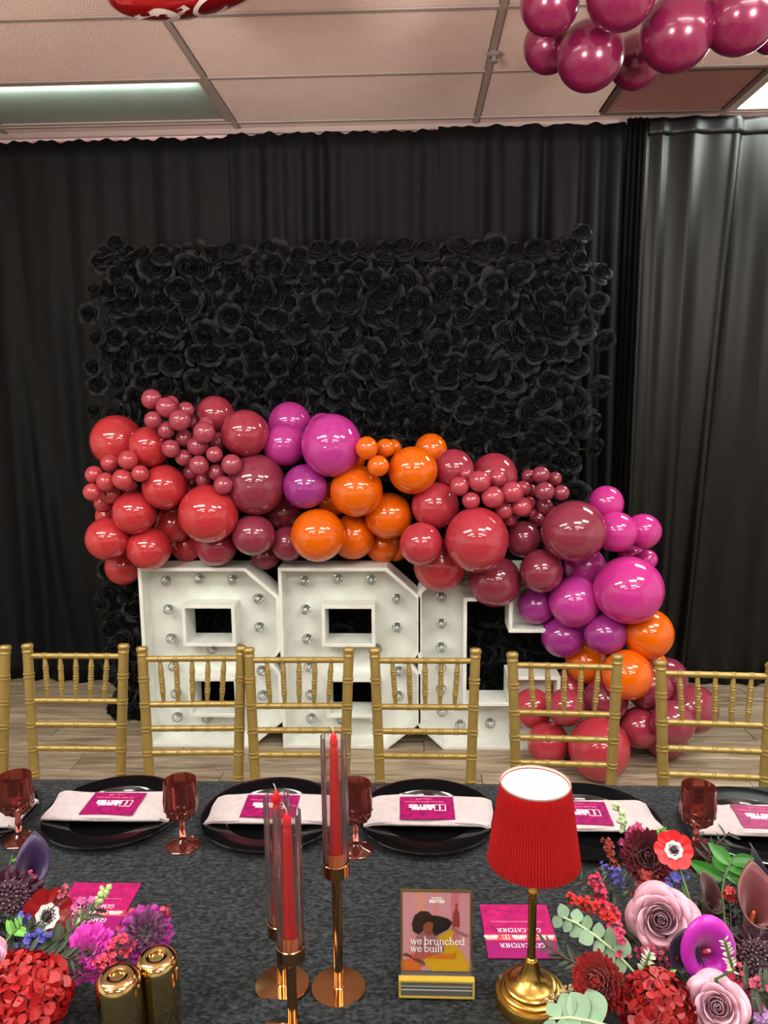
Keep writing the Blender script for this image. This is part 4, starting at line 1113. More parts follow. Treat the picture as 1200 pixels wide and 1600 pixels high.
def mum(label, u, v, y, rpx, n, col, seed, side='R', col2=None, elong=1.):
    t, r = bloom('chrysanthemum', label, u, v, y, rpx, n, side)
    R = random.Random(seed); mb = MB()
    for k in range(9):
        el = math.radians(86 - k * 12); nn = 8 + k * 4
        for i in range(nn):
            a = 2 * PI * i / nn + k * .4 + R.uniform(-.08, .08); e2 = el + R.uniform(-.08, .08)
            L = (.62 + .045 * k) * R.uniform(.92, 1.05); wv = .055 + .004 * k
            ca, sa = math.cos(a), math.sin(a); vs = []
            for (f, wf, cr) in ((.15, .5, 0), (.55, 1., .02), (.85, 1., .05), (1., .45, .02)):
                ee = e2 + .35 * f * f; rr_ = L * f; bx = rr_ * math.cos(ee); bz = rr_ * math.sin(ee) * .9
                for s in (-1, 0, 1): vs.append(((bx * ca - s * wv * wf * sa), (bx * sa + s * wv * wf * ca), bz + abs(s) * cr))
            mb.add(vs, [(q * 3 + s, q * 3 + s + 1, q * 3 + s + 4, q * 3 + s + 3) for q in range(3) for s in range(2)])
    mb2 = MB()
    tag(obj('ray_petals', mb, hue('mum_' + col.strip('#'), col, Sheen_Weight=.15, rough=.45), t, True, S(r, elong)), kind='stuff')
    return t
def anemone(label, u, v, y, rpx, n, col, seed, side='R', ring='#f0e6e6'):
    t, r = bloom('anemone', label, u, v, y, rpx, n, side); R = random.Random(seed)
    pm_ = hue('anemone_' + col.strip('#'), col, rough=.42)
    for i in range(8):
        mb = MB(); a = 2 * PI * i / 8 + (.0 if i % 2 else .08)
        lift = .03 if i % 2 else -.02
        def fn(p, q):
            s = p * 2 - 1; rr_ = .16 + .84 * q * (1 - .18 * abs(s) ** 2.5) * R_; w_ = .46 * math.sin(min(1., .25 + q) * PI * .55)
            t_ = a + s * w_
            return (rr_ * math.cos(t_), rr_ * math.sin(t_), lift + .16 * q * q - .05 * s * s + .02 * math.sin(5 * s + i))
        R_ = R.uniform(.92, 1.04)
        mb.grid(fn, 8, 6); obj('petal', mb, pm_, t, True, S(r))
    mb = MB(); mb.grid(lambda p, q: ((.2 + .24 * q * (1 + .12 * math.sin(p * 50))) * math.cos(2 * PI * p), (.2 + .24 * q * (1 + .12 * math.sin(p * 50))) * math.sin(2 * PI * p), .07 + .06 * q * q), 48, 3)
    obj('pale_ring', mb, hue('anemone_ring', ring), t, True, S(r))
    mb = MB()
    for k in range(46):
        a = k * 2.4; q = R.uniform(.17, .29); mb.ball((q * math.cos(a), q * math.sin(a), .16 + .03 * R.random()), .028, 6, 4)
    tag(obj('stamens', mb, hue('anemone_black', '#1c1a22', rough=.6), t, True, S(r)), kind='stuff')
    obj('center', MB().lathe([(.0005, .22), (.08, .20), (.14, .14), (.16, .06), (.0005, .06)], 16), hue('anemone_black', '#1c1a22', rough=.6), t, True, S(r))
    return t
def calla(label, u, v, y, rpx, n, col, spin=0., side='R', spadix='#c9a24a', flare=1., tall=1., pinched=1.):
    t, r = bloom('calla_lily', label, u, v, y, rpx, n, side, stem=False, spin=spin)
    m_ = hue('calla_' + col.strip('#'), col, rough=.35, Sheen_Weight=.2, Subsurface_Weight=.1, Subsurface_Radius=(.006, .003, .006))
    mb = MB()
    def fn(p, q):
        a = (p - .5) * 2 * PI * 1.06
        back = .5 + .5 * math.cos(a)                              # 1 at the back tip
        hgt = (.75 + .75 * back ** 1.2) * tall
        rad = .10 + .36 * q ** 1.4 + .22 * flare * q ** 5
        if p < .12: rad *= .82
        z = -1.0 + 1.7 * q * hgt * (1 - .10 * q ** 6) - .16 * flare * q ** 7
        tipx = .30 * min(1, flare) * back ** 6 * q ** 5 * (.3 + .7 * pinched)
        pinch = 1 - .55 * back ** 8 * q ** 4 * pinched
        return (rad * math.cos(a) + tipx, rad * math.sin(a) * pinch, z)
    mb.grid(fn, 40, 16)
    sp = obj('spathe', mb, m_, t, True, S(r)); sd = sp.modifiers.new('thick', 'SOLIDIFY'); sd.thickness = .02
    obj('spadix', MB().lathe([(.0005, .15), (.045, .12), (.06, 0), (.065, -.4), (.06, -.8), (.0005, -.82)], 12), hue('spadix_' + spadix.strip('#'), spadix), t, True, S(r))
    Mi = t.matrix_world.inverted(); e = BOWL[side] + Vector((0, 0, .075)); a = t.matrix_world @ Vector((0, 0, -r * .98))
    obj('stem', MB().tube([Vector((0, 0, -r * .95)), Mi @ ((a + e) / 2 + Vector((0, 0, .02))), Mi @ e], .0032, 8), stem_m, t, True)
    return t
def carnation(label, u, v, y, rpx, n, col, seed, side='L', m=None, edge=None):
    t, r = bloom('carnation', label, u, v, y, rpx, n, side); R = random.Random(seed)
    m_ = m or hue('carnation_' + col.strip('#'), col, rough=.6, Sheen_Weight=.3)
    for k in range(8):
        R0 = .14 + .115 * k; zt = .56 - .0105 * k * k; p1, p2, p3 = R.uniform(0, 6), R.uniform(0, 6), R.uniform(0, 6); f1 = 3 + k; mb = MB()
        def fn(p, q):
            a = p * 2 * PI; w_ = q ** 1.6
            cut = .05 * math.sin(a * f1 + p1) + .035 * math.sin(a * (2 * f1 + 3) + p2) + .018 * math.sin(a * 37 + p3)
            rr_ = R0 * (.5 + .45 * q) + w_ * (cut * (.7 + .06 * k) + .02 * k)
            z = zt - .42 + .42 * q ** .8 + w_ * (.085 * math.sin(a * (f1 + 2) + p2) + .045 * math.sin(a * (17 + k) + p1)) - .018 * k * q ** 4
            return (rr_ * math.cos(a), rr_ * math.sin(a), z)
        mb.grid(fn, 110, 6); obj('ruffled_petals', mb, m_ if not (edge and k > 5) else edge, t, True, S(r))
    return t
def scabiosa(label, u, v, y, rpx, n, col, seed, side='R'):
    t, r = bloom('scabiosa', label, u, v, y, rpx, n, side, sm=dstem_m); R = random.Random(seed)
    m_ = hue('scabiosa_' + col.strip('#'), col, rough=.6)
    for k, (nn, r1, z1) in enumerate(((9, .8, .12), (11, 1.0, -.12))):
        mb = MB()
        for i in range(nn): petal(mb, 2 * PI * i / nn + k * .3 + R.uniform(-.1, .1), .42, .3, r1 * R.uniform(.9, 1.1), -.1, z1, .05, .1, 8, 4, 0, .12, 9, R.uniform(0, 6))
        obj('ruffled_petals', mb, m_, t, True, S(r))
    mb = MB(); pins = MB()
    for k in range(110):
        z = 1 - k / 110 * .95; a = k * 2.39996; q = math.sqrt(max(0, 1 - z * z)); p = Vector((q * math.cos(a) * .62, q * math.sin(a) * .62, .05 + z * .42))
        mb.ball(p, .075, 6, 4)
        if k % 2 == 0: pins.ball(p * 1.16, .024, 5, 4)
    tag(obj('florets', mb, m_, t, True, S(r)), kind='stuff'); tag(obj('pin_heads', pins, hue('pin_pale', '#b58c9c'), t, True, S(r)), kind='stuff')
    return t
flor_me = {}
def floret_mesh(col, m_):
    if col not in flor_me:
        mb = MB()
        for i in range(4):
            a0 = i * PI / 2
            def fn(p, q):
                s = p * 2 - 1; w_ = .62 * math.sin(min(1, q * 1.05 + .1) * PI * .62); rr_ = q * (1 - .2 * s * s)
                return (rr_ * math.cos(a0 + s * w_), rr_ * math.sin(a0 + s * w_), .05 + .2 * q * q - .08 * s * s * q + .02 * i % .04)
            mb.grid(fn, 4, 3)
        mb.ball((0, 0, .1), .09, 6, 4)
        flor_me[col] = mb.mesh('floret', True); flor_me[col].materials.append(m_)
    return flor_me[col]
def hydrangea(label, u, v, y, rpx, n, col, seed, side='L', count=95):
    t, r = bloom('hydrangea', label, u, v, y, rpx, n, side); R = random.Random(seed)
    m_ = hue('hydrangea_' + col.strip('#'), col, rough=.5, vary=.3, scale=25)
    me = floret_mesh(col, m_)
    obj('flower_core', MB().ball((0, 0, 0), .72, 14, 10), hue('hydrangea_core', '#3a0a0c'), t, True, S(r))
    for k in range(count):
        z = 1 - 1.45 * (k + .5) / count; a = k * 2.39996; q = math.sqrt(max(0, 1 - z * z)); d = Vector((q * math.cos(a), q * math.sin(a), z))
        d2 = (d + Vector((R.uniform(-.3, .3), R.uniform(-.3, .3), R.uniform(-.3, .3)))).normalized()
        link('floret', me, None, t, T(*(d * r * R.uniform(.8, .92))) @ d2.to_track_quat('Z', 'Y').to_matrix().to_4x4() @ RZ(R.uniform(0, 6)) @ S(r * R.uniform(.27, .36)))
    return t
def sprig(name, label, pts, col, n=24, spread=.012, size=.0035, side='R', cat='flower sprig', seed=1, sc=None, kind=4, frm=.35, leaves=0):
    """a wiry stem along picture points (u, v, y) with small star florets towards its end"""
    R = random.Random(seed); P = [ony(*p) for p in pts]
    t = thing(name, label, cat, P[0]); o = P[0]
    e = BOWL[side] + Vector((0, 0, .078)) + (P[0] - BOWL[side]) * .15; e.z = ZT0 + .078
    st_ = MB().tube([e - o] + [q - o for q in P], .0012, 5)
    fl_m = MB(); lf = MB(); L = len(P) - 1
    for k in range(n):
        f = frm + (1 - frm) * R.random() if L else 1; i = min(L - 1, int(f * L)) if L else 0; g = f * L - i
        base = P[i].lerp(P[i + 1], g) if L else P[0]
        d = Vector((R.gauss(0, 1), R.gauss(0, 1), R.gauss(.3, 1))).normalized(); q = base + d * spread * R.uniform(.4, 1)
        st_.tube([base - o, (base + q) / 2 - o + Vector((0, 0, .001)), q - o], .0006, 4)
        nn = (d + (CAM - q).normalized() * .8).normalized(); Q = T(*(q - o)) @ nn.to_track_quat('Z', 'Y').to_matrix().to_4x4() @ RZ(R.uniform(0, 6)) @ S(size * R.uniform(.8, 1.25))
        if kind == 0: fl_m.ball(q - o, size * R.uniform(.6, 1.1), 6, 4)
        else:
            for j in range(kind):
                a = 2 * PI * j / kind; c_, s_ = math.cos(a), math.sin(a)
                fl_m.add([(0, 0, -.1), (.55 * c_ - .42 * s_, .55 * s_ + .42 * c_, .25), (1.1 * c_, 1.1 * s_, .3), (.55 * c_ + .42 * s_, .55 * s_ - .42 * c_, .25)], [(0, 3, 2, 1)], Q)
            fl_m.ball(q - o, size * .3, 5, 3)
    for k in range(leaves):
        f = R.random(); i = min(L - 1, int(f * L)) if L else 0; base = P[i].lerp(P[min(L, i + 1)], f * L - i) if L else P[0]
        d = Vector((R.gauss(0, 1), R.gauss(0, 1), R.gauss(.5, 1))).normalized() * .022; s_ = d.cross(Vector((0, 0, 1))).normalized() * .0016
        b_ = base - o; lf.add([b_, b_ + d * .5 + s_, b_ + d, b_ + d * .5 - s_], [(0, 1, 2, 3)])
    obj('stem', st_, sc or dstem_m, t, True)
    tag(obj('florets', fl_m, hue('sprig_' + col.strip('#'), col, rough=.5), t, kind != 4), kind='stuff')
    if leaves: tag(obj('needle_leaves', lf, mat('needle_green', '#5d7340', .6), t), kind='stuff')
    return t
def leaf_mesh(name, m_, L=1., w_=.42, fold=.12, tipp=1.):
    mb = MB()
    def fn(p, q):
        s = p * 2 - 1; ww = w_ * math.sin(PI * min(1, max(0.02, q)) ** tipp) ** .8
        return (s * ww, q * L, fold * abs(s) * ww - .12 * q * q)
    mb.grid(fn, 6, 8)
    me = mb.mesh(name, True); me.materials.append(m_); return me
euc_leaf = leaf_mesh('leaf', euc_m, 1, .44, .1, .9)
rus_leaf = leaf_mesh('leaf', leaf_m, 1, .2, .3, .85)
dk_leaf = leaf_mesh('leaf', dleaf_m, 1, .12, .3, .85)
gr_leaf = leaf_mesh('leaf', mat('dusty_grey_leaf', '#a9b3a0', .8), 1, .16, .2, .85)
bl_leaf = leaf_mesh('leaf', mat('leaf_fresh', '#5f9a35', .5), 1, .16, .3, .85)
def leafy(name, label, pts, me, n, size, side='R', seed=1, sm=None, frm=.25, cat='foliage', tip=True, ang=.9, face=.9):
    R = random.Random(seed); P = [ony(*p) for p in pts]; o = P[0]
    t = thing(name, label, cat, o)
    e = BOWL[side] + Vector((0, 0, .078)) + (P[0] - BOWL[side]) * .15; e.z = ZT0 + .078
    obj('stem', MB().tube([e - o] + [q - o for q in P], [.0022] * (len(P)) + [.0012], 6), sm or stem_m, t, True)
    L = len(P) - 1
    for k in range(n):
        f = frm + (1 - frm) * (k + .5) / n; i = min(L - 1, int(f * L)); base = P[i].lerp(P[i + 1], f * L - i)
        ax = (P[i + 1] - P[i]).normalized(); nv = ((CAM - base).normalized() * face + Vector((R.uniform(-.5, .5), R.uniform(-.5, .5), R.uniform(-.2, .6)))).normalized()
        sd = ax.cross(nv).normalized() * (1 if k % 2 else -1)
        d = (ax * (1 - ang * .6) + sd * ang + Vector((R.uniform(-.2, .2), R.uniform(-.2, .2), R.uniform(-.2, .2)))).normalized()
        z = (nv - d * nv.dot(d)).normalized(); x = d.cross(z)
        M = Matrix((x, d, z)).transposed().to_4x4(); s = size * R.uniform(.8, 1.15) * (1 - .35 * f)
        link('leaf', me, None, t, T(*(base - o)) @ M @ S(s))
    return t
# ---- right arrangement
yv = lambda v: 1.36 - (v - 1260) * .00115
pink_rose('large dusty pink rose at the centre of the right arrangement', 1033, 1437, yv(1437) - .02, 54, None, 21)
pink_rose('dusty pink rose at the bottom edge below the magenta calla', 1121, 1574, yv(1574) - .03, 50, None, 25)
anemone('bright red anemone with white ring and black centre facing the viewer', 1053, 1328, yv(1328) - .06, 30, None, '#d3141c', 3)
mum('dark burgundy chrysanthemum left of the red anemone', 1012, 1338, yv(1338) + .01, 42, None, '#6d1a2a', 4)
mum('dark burgundy chrysanthemum half hidden right of the red anemone', 1092, 1340, yv(1340) + .06, 30, (-.1, -.5, .8), '#681823', 5)
mum('deep red chrysanthemum at the left side of the right arrangement', 937, 1534, yv(1534) - .03, 46, (-.55, -.6, .45), '#9c1a1a', 6)
hydrangea('glossy red ruffled hydrangea at the bottom of the right arrangement', 1026, 1576, yv(1576) - .03, 56, None, '#940b11', 7, 'R', 78)
calla('magenta calla lily with pink spadix in front of the big pink rose', 1106, 1486, yv(1486) - .06, 58, (.0, -.74, .67), '#ad12a0', PI / 2, 'R', '#ea6a6a', 1.25, .74, .0)
calla('dark purple calla lily left of the magenta calla', 1071, 1500, yv(1500) - .02, 40, (-.25, -.5, .8), '#35203a', PI / 2, 'R', '#2a1426', .6)
calla('brown maroon calla behind the big pink rose', 1106, 1414, yv(1414) + .0, 40, (.1, -.25, .95), '#4a2226', PI / 2 + .4, 'R', '#2a1426', .35)
calla('maroon calla with orange throat at the right edge', 1176, 1430, yv(1430) - .02, 56, (.15, -.1, .98), '#62242a', PI / 2 - .9, 'R', '#c85a2a', .55)
calla('deep purple calla at the upper right of the right arrangement', 1180, 1368, yv(1368), 44, (.2, -.1, .98), '#3f2a4d', PI / 2 + .5, 'R', '#2a1426', .3)
scabiosa('near black scabiosa with pale pinheads at the right edge', 1184, 1500, yv(1500) - .04, 44, None, '#33101e', 8)
leafy('ruscus_branch', 'bright green pointed leaves at the upper right of the arrangement', [(1128, 1395, 1.2), (1132, 1372, 1.22), (1140, 1352, 1.23), (1146, 1338, 1.235)], rus_leaf, 8, .062, 'R', 4, ang=1.0)
leafy('leaf_sprig', 'small fresh green leaf sprig behind the red anemone', [(1040, 1315, 1.33), (1036, 1302, 1.33), (1030, 1296, 1.33)], bl_leaf, 5, .022, 'R', 5)
leafy('leaf_sprig', 'small green leaf rosette left below the dark purple calla', [(1046, 1545, 1.0), (1042, 1530, 1.0), (1040, 1516, 1.0)], bl_leaf, 9, .022, 'R', 6, ang=1.0)
leafy('eucalyptus_branch', 'grey green eucalyptus branch reaching left over the cloth', [(990, 1518, 1.08), (960, 1486, 1.10), (930, 1462, 1.115), (900, 1442, 1.13), (872, 1430, 1.14)], euc_leaf, 13, .031, 'R', 7, sm=mat('euc_stem', '#a5b48c', .6), frm=.05)
leafy('eucalyptus_branch', 'eucalyptus branch with round leaves at the bottom edge', [(960, 1606, .95), (925, 1596, .96), (890, 1590, .97), (858, 1592, .97)], euc_leaf, 9, .046, 'R', 8, sm=mat('euc_stem', '#a5b48c', .6), frm=.05)
leafy('dusty_miller', 'pale grey dusty miller sprig between red hydrangea and pink rose', [(1000, 1532, 1.02), (1006, 1516, 1.02), (1012, 1498, 1.02), (1016, 1488, 1.02)], gr_leaf, 16, .014, 'R', 9)
leafy('dusty_miller', 'pale grey dusty miller sprig curling beside the magenta calla', [(1118, 1530, .98), (1146, 1516, .98), (1138, 1490, .98), (1132, 1468, .98)], gr_leaf, 18, .013, 'R', 10)
leafy('dark_foliage', 'dark feathery foliage behind the purple statice', [(985, 1440, 1.2), (960, 1415, 1.22), (935, 1395, 1.23), (905, 1372, 1.24)], dk_leaf, 16, .03, 'R', 11, sm=dstem_m)
leafy('dark_foliage', 'dark feathery foliage rising between anemone and green leaves', [(1095, 1400, 1.25), (1100, 1370, 1.27), (1110, 1330, 1.28), (1140, 1300, 1.29)], dk_leaf, 16, .032, 'R', 12, sm=dstem_m)
leafy('dark_foliage', 'wiry brown foliage hanging over the lamp base', [(960, 1530, 1.07), (920, 1515, 1.09), (885, 1498, 1.10), (850, 1475, 1.11)], dk_leaf, 14, .034, 'R', 13, sm=dstem_m, ang=.5)
leafy('dark_foliage', 'dark leaves low at the right edge of the arrangement', [(1150, 1560, .98), (1170, 1540, .98), (1190, 1550, .97), (1210, 1540, .97)], dk_leaf, 14, .04, 'R', 14, sm=dstem_m)
sprig('stock_flower', 'magenta stock stem with pale green buds rising at the top', [(988, 1330, 1.31), (978, 1300, 1.32), (970, 1278, 1.325), (964, 1256, 1.33)], '#b6c79a', 26, .009, .005, 'R', 'flower', 3, sc=stem_m, kind=0)
sprig('stock_flower', 'magenta stock blossoms left above the burgundy chrysanthemum', [(972, 1330, 1.31), (986, 1312, 1.31), (998, 1298, 1.31)], '#9c1a5c', 26, .017, .007, 'R', 'flower', 4, kind=5, frm=0)
sprig('amaranth_spray', 'rust red spiky spray left of the stock stem', [(975, 1385, 1.24), (962, 1355, 1.27), (952, 1330, 1.28), (946, 1312, 1.285)], '#8c2a1c', 60, .010, .0034, 'R', 'flower sprig', 5, kind=4)
sprig('statice', 'violet blue statice at the upper left of the right arrangement', [(990, 1395, 1.23), (965, 1372, 1.24), (945, 1358, 1.25)], '#453c92', 46, .016, .0042, 'R', 'flower sprig', 6, kind=5, frm=.3, leaves=16)
sprig('statice', 'violet blue statice between the anemone and the big pink rose', [(1040, 1385, 1.2), (1058, 1373, 1.21), (1068, 1368, 1.21)], '#47459c', 40, .013, .0042, 'R', 'flower sprig', 7, kind=5, frm=0, leaves=6)
sprig('statice', 'small violet statice tuft left of the pink wax flowers', [(968, 1470, 1.12), (958, 1462, 1.12)], '#5446a8', 20, .010, .004, 'R', 'flower sprig', 8, kind=5, frm=0)
sprig('wax_flower', 'crimson pink wax flower sprig nearest the lamp shade', [(945, 1410, 1.2), (934, 1392, 1.21), (928, 1372, 1.22)], '#c8234f', 36, .013, .0042, 'R', 'flower sprig', 9, kind=5, frm=.2)
sprig('wax_flower', 'crimson wax flowers left of the big pink rose', [(962, 1438, 1.16), (950, 1424, 1.165), (940, 1412, 1.17)], '#c81f42', 40, .015, .0044, 'R', 'flower sprig', 10, kind=5, frm=0)
sprig('wax_flower', 'pink wax flower spike below left of the big pink rose', [(972, 1492, 1.10), (968, 1470, 1.11), (962, 1452, 1.12)], '#c53560', 70, .015, .0044, 'R', 'flower sprig', 11, kind=5, frm=0)
sprig('wax_flower', 'wine red wax flowers under the big pink rose', [(1000, 1488, 1.09), (1020, 1496, 1.08), (1045, 1502, 1.07)], '#8e1f46', 60, .018, .0044, 'R', 'flower sprig', 12, kind=5, frm=0)
sprig('wax_flower', 'crimson wax flowers right below the magenta calla', [(1140, 1540, 1.0), (1150, 1526, 1.0), (1146, 1512, 1.0)], '#b82a4c', 40, .013, .0042, 'R', 'flower sprig', 13, kind=5, frm=0)
sprig('wax_flower', 'rosy wax flowers at the right edge beside the lower pink rose', [(1170, 1572, .98), (1180, 1556, .98), (1188, 1545, .98)], '#a83457', 70, .022, .0048, 'R', 'flower sprig', 14, kind=5, frm=0)
sprig('wax_flower', 'lilac small blossoms in the bottom right corner', [(1188, 1592, .96), (1192, 1584, .96)], '#a877b0', 26, .016, .0048, 'R', 'flower sprig', 15, kind=5, frm=0)
sprig('celosia', 'flame red celosia plume left above the eucalyptus', [(965, 1446, 1.14), (940, 1424, 1.15), (915, 1412, 1.16), (886, 1405, 1.165)], '#c42218', 110, .011, .0038, 'R', 'flower sprig', 16, kind=4, frm=.1)
sprig('celosia', 'rusty red plume between the chrysanthemum and the pink rose', [(1000, 1400, 1.2), (1008, 1385, 1.21), (1016, 1370, 1.22)], '#8e2218', 90, .018, .0042, 'R', 'flower sprig', 17, kind=4, frm=0)
sprig('seed_spray', 'dry tan seed spray over the lamp base', [(925, 1560, 1.02), (900, 1555, 1.03), (880, 1562, 1.035), (866, 1572, 1.035)], '#b59a72', 90, .018, .0028, 'R', 'dried sprig', 18, kind=0, frm=.3)
sprig('seed_spray', 'small tan seed heads left of the deep red chrysanthemum', [(920, 1520, 1.06), (908, 1508, 1.07)], '#a8794e', 26, .010, .0028, 'R', 'dried sprig', 19, kind=0, frm=0)
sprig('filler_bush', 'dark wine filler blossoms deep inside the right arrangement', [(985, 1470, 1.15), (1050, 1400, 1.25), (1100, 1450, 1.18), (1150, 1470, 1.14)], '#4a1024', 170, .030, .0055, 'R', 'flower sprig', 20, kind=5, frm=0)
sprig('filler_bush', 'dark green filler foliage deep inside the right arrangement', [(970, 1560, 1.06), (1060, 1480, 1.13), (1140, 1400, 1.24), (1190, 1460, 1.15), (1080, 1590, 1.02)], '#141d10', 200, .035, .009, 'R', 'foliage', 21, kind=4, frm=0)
sprig('ranunculus_bud', 'small red bud at the right, beside the maroon callas', [(1140, 1400, 1.17), (1141, 1396, 1.17)], '#a81c24', 16, .010, .006, 'R', 'flower', 22, kind=5, frm=0)
# ---- left arrangement
hydrangea('bright red hydrangea head at the bottom left corner', 40, 1560, .99, 66, None, '#ad0f13', 31, 'L', 90)
carnation('bright magenta carnation in front of the gold vases', 138, 1488, 1.10, 40, (.1, -.75, .6), '#c617a0', 32)
carnation('dark plum carnation with magenta edges over the right gold vase', 228, 1458, 1.12, 40, (.35, -.55, .75), '#5b0f4a', 33, edge=hue('carnation_rim', '#8d1177', rough=.6))
anemone('dark red anemone turned sideways in the left arrangement', 72, 1432, 1.20, 42, (.75, -.6, .45), '#8d0f12', 34, 'L', '#8d766e')
scabiosa('dark plum scabiosa at the left edge', 14, 1408, 1.20, 46, None, '#3a1026', 35, 'L')
calla('dark violet calla at the top of the left arrangement', 46, 1362, 1.29, 40, (.45, -.15, .9), '#2f1745', PI / 2 - .6, 'L', '#2a1426', .9)
pink_rose('pale pink rose just showing at the left edge', -22, 1498, 1.05, 30, None, 36, 'L', hue('pale_rose_petal', '#d79ab4'))
sprig('stock_flower', 'snapdragon stem with pink buds and pale tip over the left card', [(95, 1475, 1.13), (120, 1445, 1.17), (145, 1415, 1.20), (168, 1385, 1.23)], '#a9b77c', 30, .010, .006, 'L', 'flower', 37, sc=mat('stem_pale', '#8f9f58', .6), kind=0)
sprig('stock_flower', 'pink snapdragon blossoms over the left magenta card', [(112, 1425, 1.18), (128, 1412, 1.19), (150, 1420, 1.18)], '#b84f8c', 26, .014, .0065, 'L', 'flower', 38, kind=5, frm=0)
sprig('statice', 'blue violet statice left of the magenta carnation', [(40, 1478, 1.1), (60, 1468, 1.11), (82, 1472, 1.10)], '#3d3d92', 50, .015, .005, 'L', 'flower sprig', 39, kind=5, frm=0)
sprig('statice', 'blue violet statice tuft under the plum scabiosa', [(30, 1440, 1.16), (38, 1432, 1.165)], '#4a44a4', 24, .009, .0045, 'L', 'flower sprig', 40, kind=5, frm=0)
sprig('wax_flower', 'coral red wax flowers between the two carnations', [(165, 1510, 1.06), (178, 1492, 1.07), (192, 1475, 1.08)], '#b82a44', 60, .020, .0048, 'L', 'flower sprig', 41, kind=5, frm=0)
sprig('wax_flower', 'coral red wax flowers behind the plum carnation, upper left', [(195, 1455, 1.13), (204, 1432, 1.15), (210, 1420, 1.16)], '#b3284a', 40, .013, .0045, 'L', 'flower sprig', 42, kind=5, frm=0)
sprig('wax_flower', 'coral wax flower tips right of the plum carnation', [(235, 1445, 1.14), (255, 1425, 1.15), (266, 1420, 1.15)], '#b03048', 22, .011, .004, 'L', 'flower sprig', 43, kind=5, frm=.2)
sprig('wax_flower', 'pink wax flower sprig in front of the violet calla', [(25, 1385, 1.25), (40, 1370, 1.26), (52, 1372, 1.26)], '#a8385c', 40, .013, .0045, 'L', 'flower sprig', 44, kind=5, frm=0)
sprig('wax_flower', 'dusky wax flower sprig above the dark red anemone', [(85, 1415, 1.21), (100, 1395, 1.23), (104, 1390, 1.23)], '#9a3a50', 22, .011, .004, 'L', 'flower sprig', 45, kind=5, frm=.2)
leafy('dark_foliage', 'dark feathery leaves between the statice and magenta carnation', [(60, 1500, 1.07), (85, 1475, 1.09), (110, 1455, 1.12), (150, 1420, 1.16)], dk_leaf, 20, .038, 'L', 46, sm=dstem_m, ang=.6)
leafy('dark_foliage', 'dark feathery leaves under the blue statice', [(20, 1500, 1.06), (50, 1490, 1.07), (90, 1495, 1.07), (120, 1500, 1.07)], dk_leaf, 18, .04, 'L', 47, sm=dstem_m, ang=.7)
leafy('leaf_sprig', 'fresh green leaves left of the dark red anemone', [(10, 1470, 1.12), (22, 1456, 1.13), (35, 1445, 1.14)], bl_leaf, 7, .03, 'L', 48)
leafy('grass_blade', 'thin green blade rising at the left edge', [(2, 1400, 1.25), (10, 1370, 1.28), (20, 1335, 1.30)], bl_leaf, 2, .02, 'L', 49, frm=.4, cat='foliage')
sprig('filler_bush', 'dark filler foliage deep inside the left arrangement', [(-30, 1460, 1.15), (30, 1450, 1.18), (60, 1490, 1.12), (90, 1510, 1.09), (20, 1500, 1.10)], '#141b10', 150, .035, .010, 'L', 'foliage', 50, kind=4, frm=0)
# ---- gold bottle vases beside the left arrangement
vase_m = mat('mirror_gold', '#d6bb80', .07, 1.0)
for (u, v, y, rp, lab) in ((184, 1528, .975, 34, 'mirror gold bottle vase, left of two, under the magenta carnation'), (245, 1498, 1.035, 33, 'mirror gold bottle vase, right of two, under the plum carnation')):
    c = ony(u, v, y); r = rp * depth(c) / F; h = c.z - ZT0 + .004
    obj_ = obj('bottle_vase', MB().lathe([(.0005, 0), (r * .93, 0), (r, .004), (r, h - r * .55), (r * .985, h - r * .3), (r * .9, h - r * .08), (r * .72, h + r * .06), (r * .5, h + r * .08), (r * .36, h + r * .02), (r * .34, h - r * .1), (.0005, h - r * .1)], 56),
               vase_m, None, True, T(c.x, c.y, ZT0))
    tag(obj_, lab, 'vase')

# ------------------------------------------------------------------ balloons under the ceiling
pearl = mat('pearl_magenta', '#761a42', .24, metal=.2, Coat_Weight=.5, Coat_Roughness=.08)
pm_me = balloon_mesh('balloon', 44, 26); pm_me.materials.append(pearl)
CB_ = [(859, 5, 46, 2.66, 'pearl magenta ceiling balloon, upper left of the bunch'), (971, -11, 54, 2.58, 'pearl magenta ceiling balloon, top middle of the bunch'), (858, 72, 40, 2.92, 'pearl magenta ceiling balloon at the left, lit from behind'),
       (922, 87, 52, 2.80, 'pearl magenta ceiling balloon hanging lowest in the middle'), (993, 97, 40, 3.03, 'small pearl magenta ceiling balloon next to the vent'), (1058, 51, 57, 2.70, 'large pearl magenta ceiling balloon right of the middle'),
       (1158, 24, 57, 2.66, 'pearl magenta ceiling balloon at the right edge of the bunch'), (1212, 46, 36, 3.0, 'darker magenta ceiling balloon cut by the right photo edge')]
for u, v, rp, y, lab in CB_:
    c = ony(u, v, y); r = rp * depth(c) / F
    q = Vector((.2, .5, 1)).normalized().to_track_quat('Z', 'Y').to_matrix().to_4x4()
    tag(link('balloon', pm_me, None, None, Matrix.Translation(c) @ q @ S(r)), lab, 'balloon', 'magenta balloons bunched under the ceiling')
c = ony(293, -26, 2.55); r = 128 * depth(c) / F
foil = thing('foil_balloon', 'round red foil balloon with white lettering at the top edge', 'balloon', c, Matrix.Rotation(math.radians(28), 3, 'X') @ Matrix.Rotation(math.radians(-6), 3, 'Y'))
fo = MB(); n = 72; pr = []
for k in range(19):
    a = -PI / 2 + PI * k / 18; pr.append((max(.0005, r * math.cos(a) ** .8), r * .36 * math.sin(a)))
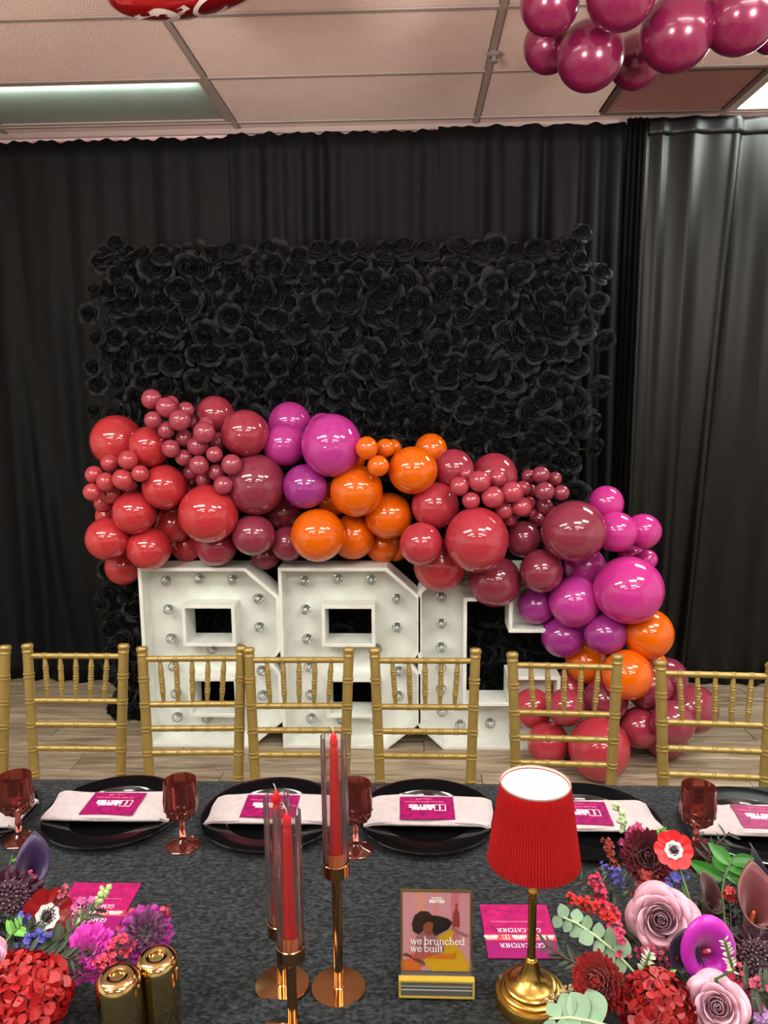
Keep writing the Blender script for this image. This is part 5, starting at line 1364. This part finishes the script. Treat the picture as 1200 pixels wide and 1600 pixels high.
fo.lathe(pr, n, lambda a, k: 1 - .012 * (math.sin(a * 24) ** 2) * (1 if 6 < k < 12 else 0))
obj('foil_body', fo, mat('red_foil', '#b01218', .16, .55, Coat_Weight=.5), foil, True)
obj('seam', MB().lathe([(r * .985, -.003), (r * 1.04, 0), (r * .985, .003)], n), mat('red_foil', '#b01218', .16, .55), foil, True)
def on_foil(x, y, lift=.003):
    q = min(.999, math.hypot(x, y) / r); a = math.acos(min(1, q ** 1.25)); return (x, y, -r * .36 * math.sin(a) - lift)
def foil_stroke(pts, wd):
    mb = MB(); pts = [Vector(p) * r for p in pts]; vs = []; m = len(pts)
    for k, p in enumerate(pts):
        t = (pts[min(m - 1, k + 1)] - pts[max(0, k - 1)]).normalized(); s = Vector((-t.y, t.x)) * wd * r / 2
        vs += [on_foil(p.x + s.x, p.y + s.y), on_foil(p.x - s.x, p.y - s.y)]
    return mb.add(vs, [(2 * k, 2 * k + 1, 2 * k + 3, 2 * k + 2) for k in range(m - 1)])
fw_m = mat('foil_white', '#efe3e0', .3, .1)
sS = [(x, y) for x, y in arc(0, .14, .13, .13, 40, 270, 12)] + [(x, y) for x, y in arc(0, -.12, .13, .13, 90, -140, 12)]
def glyph(P, cx, cy, sc, rot):
    ca, sa = math.cos(rot), math.sin(rot); return [(cx + sc * (x * ca - y * sa), cy + sc * (x * sa + y * ca)) for x, y in P]
obj('lettering', foil_stroke(glyph(sS, -.12, -.62, .95, -.5), .10), fw_m, foil)
obj('lettering', foil_stroke(glyph([(0, -.25), (0, .25)], .12, -.56, 1, -.5), .09), fw_m, foil)
obj('lettering', foil_stroke(glyph([(-.16, -.25), (.16, -.25)], .12, -.56, 1, -.5), .09), fw_m, foil)
obj('lettering', foil_stroke(glyph([(0, -.2), (0, .2)], -.40, -.70, 1, .9), .08), fw_m, foil)
obj('lettering', foil_stroke(glyph(arc(0, 0, .2, .2, 30, 330, 18), .38, -.66, 1, .2), .06), fw_m, foil)
bpy.context.view_layer.update()
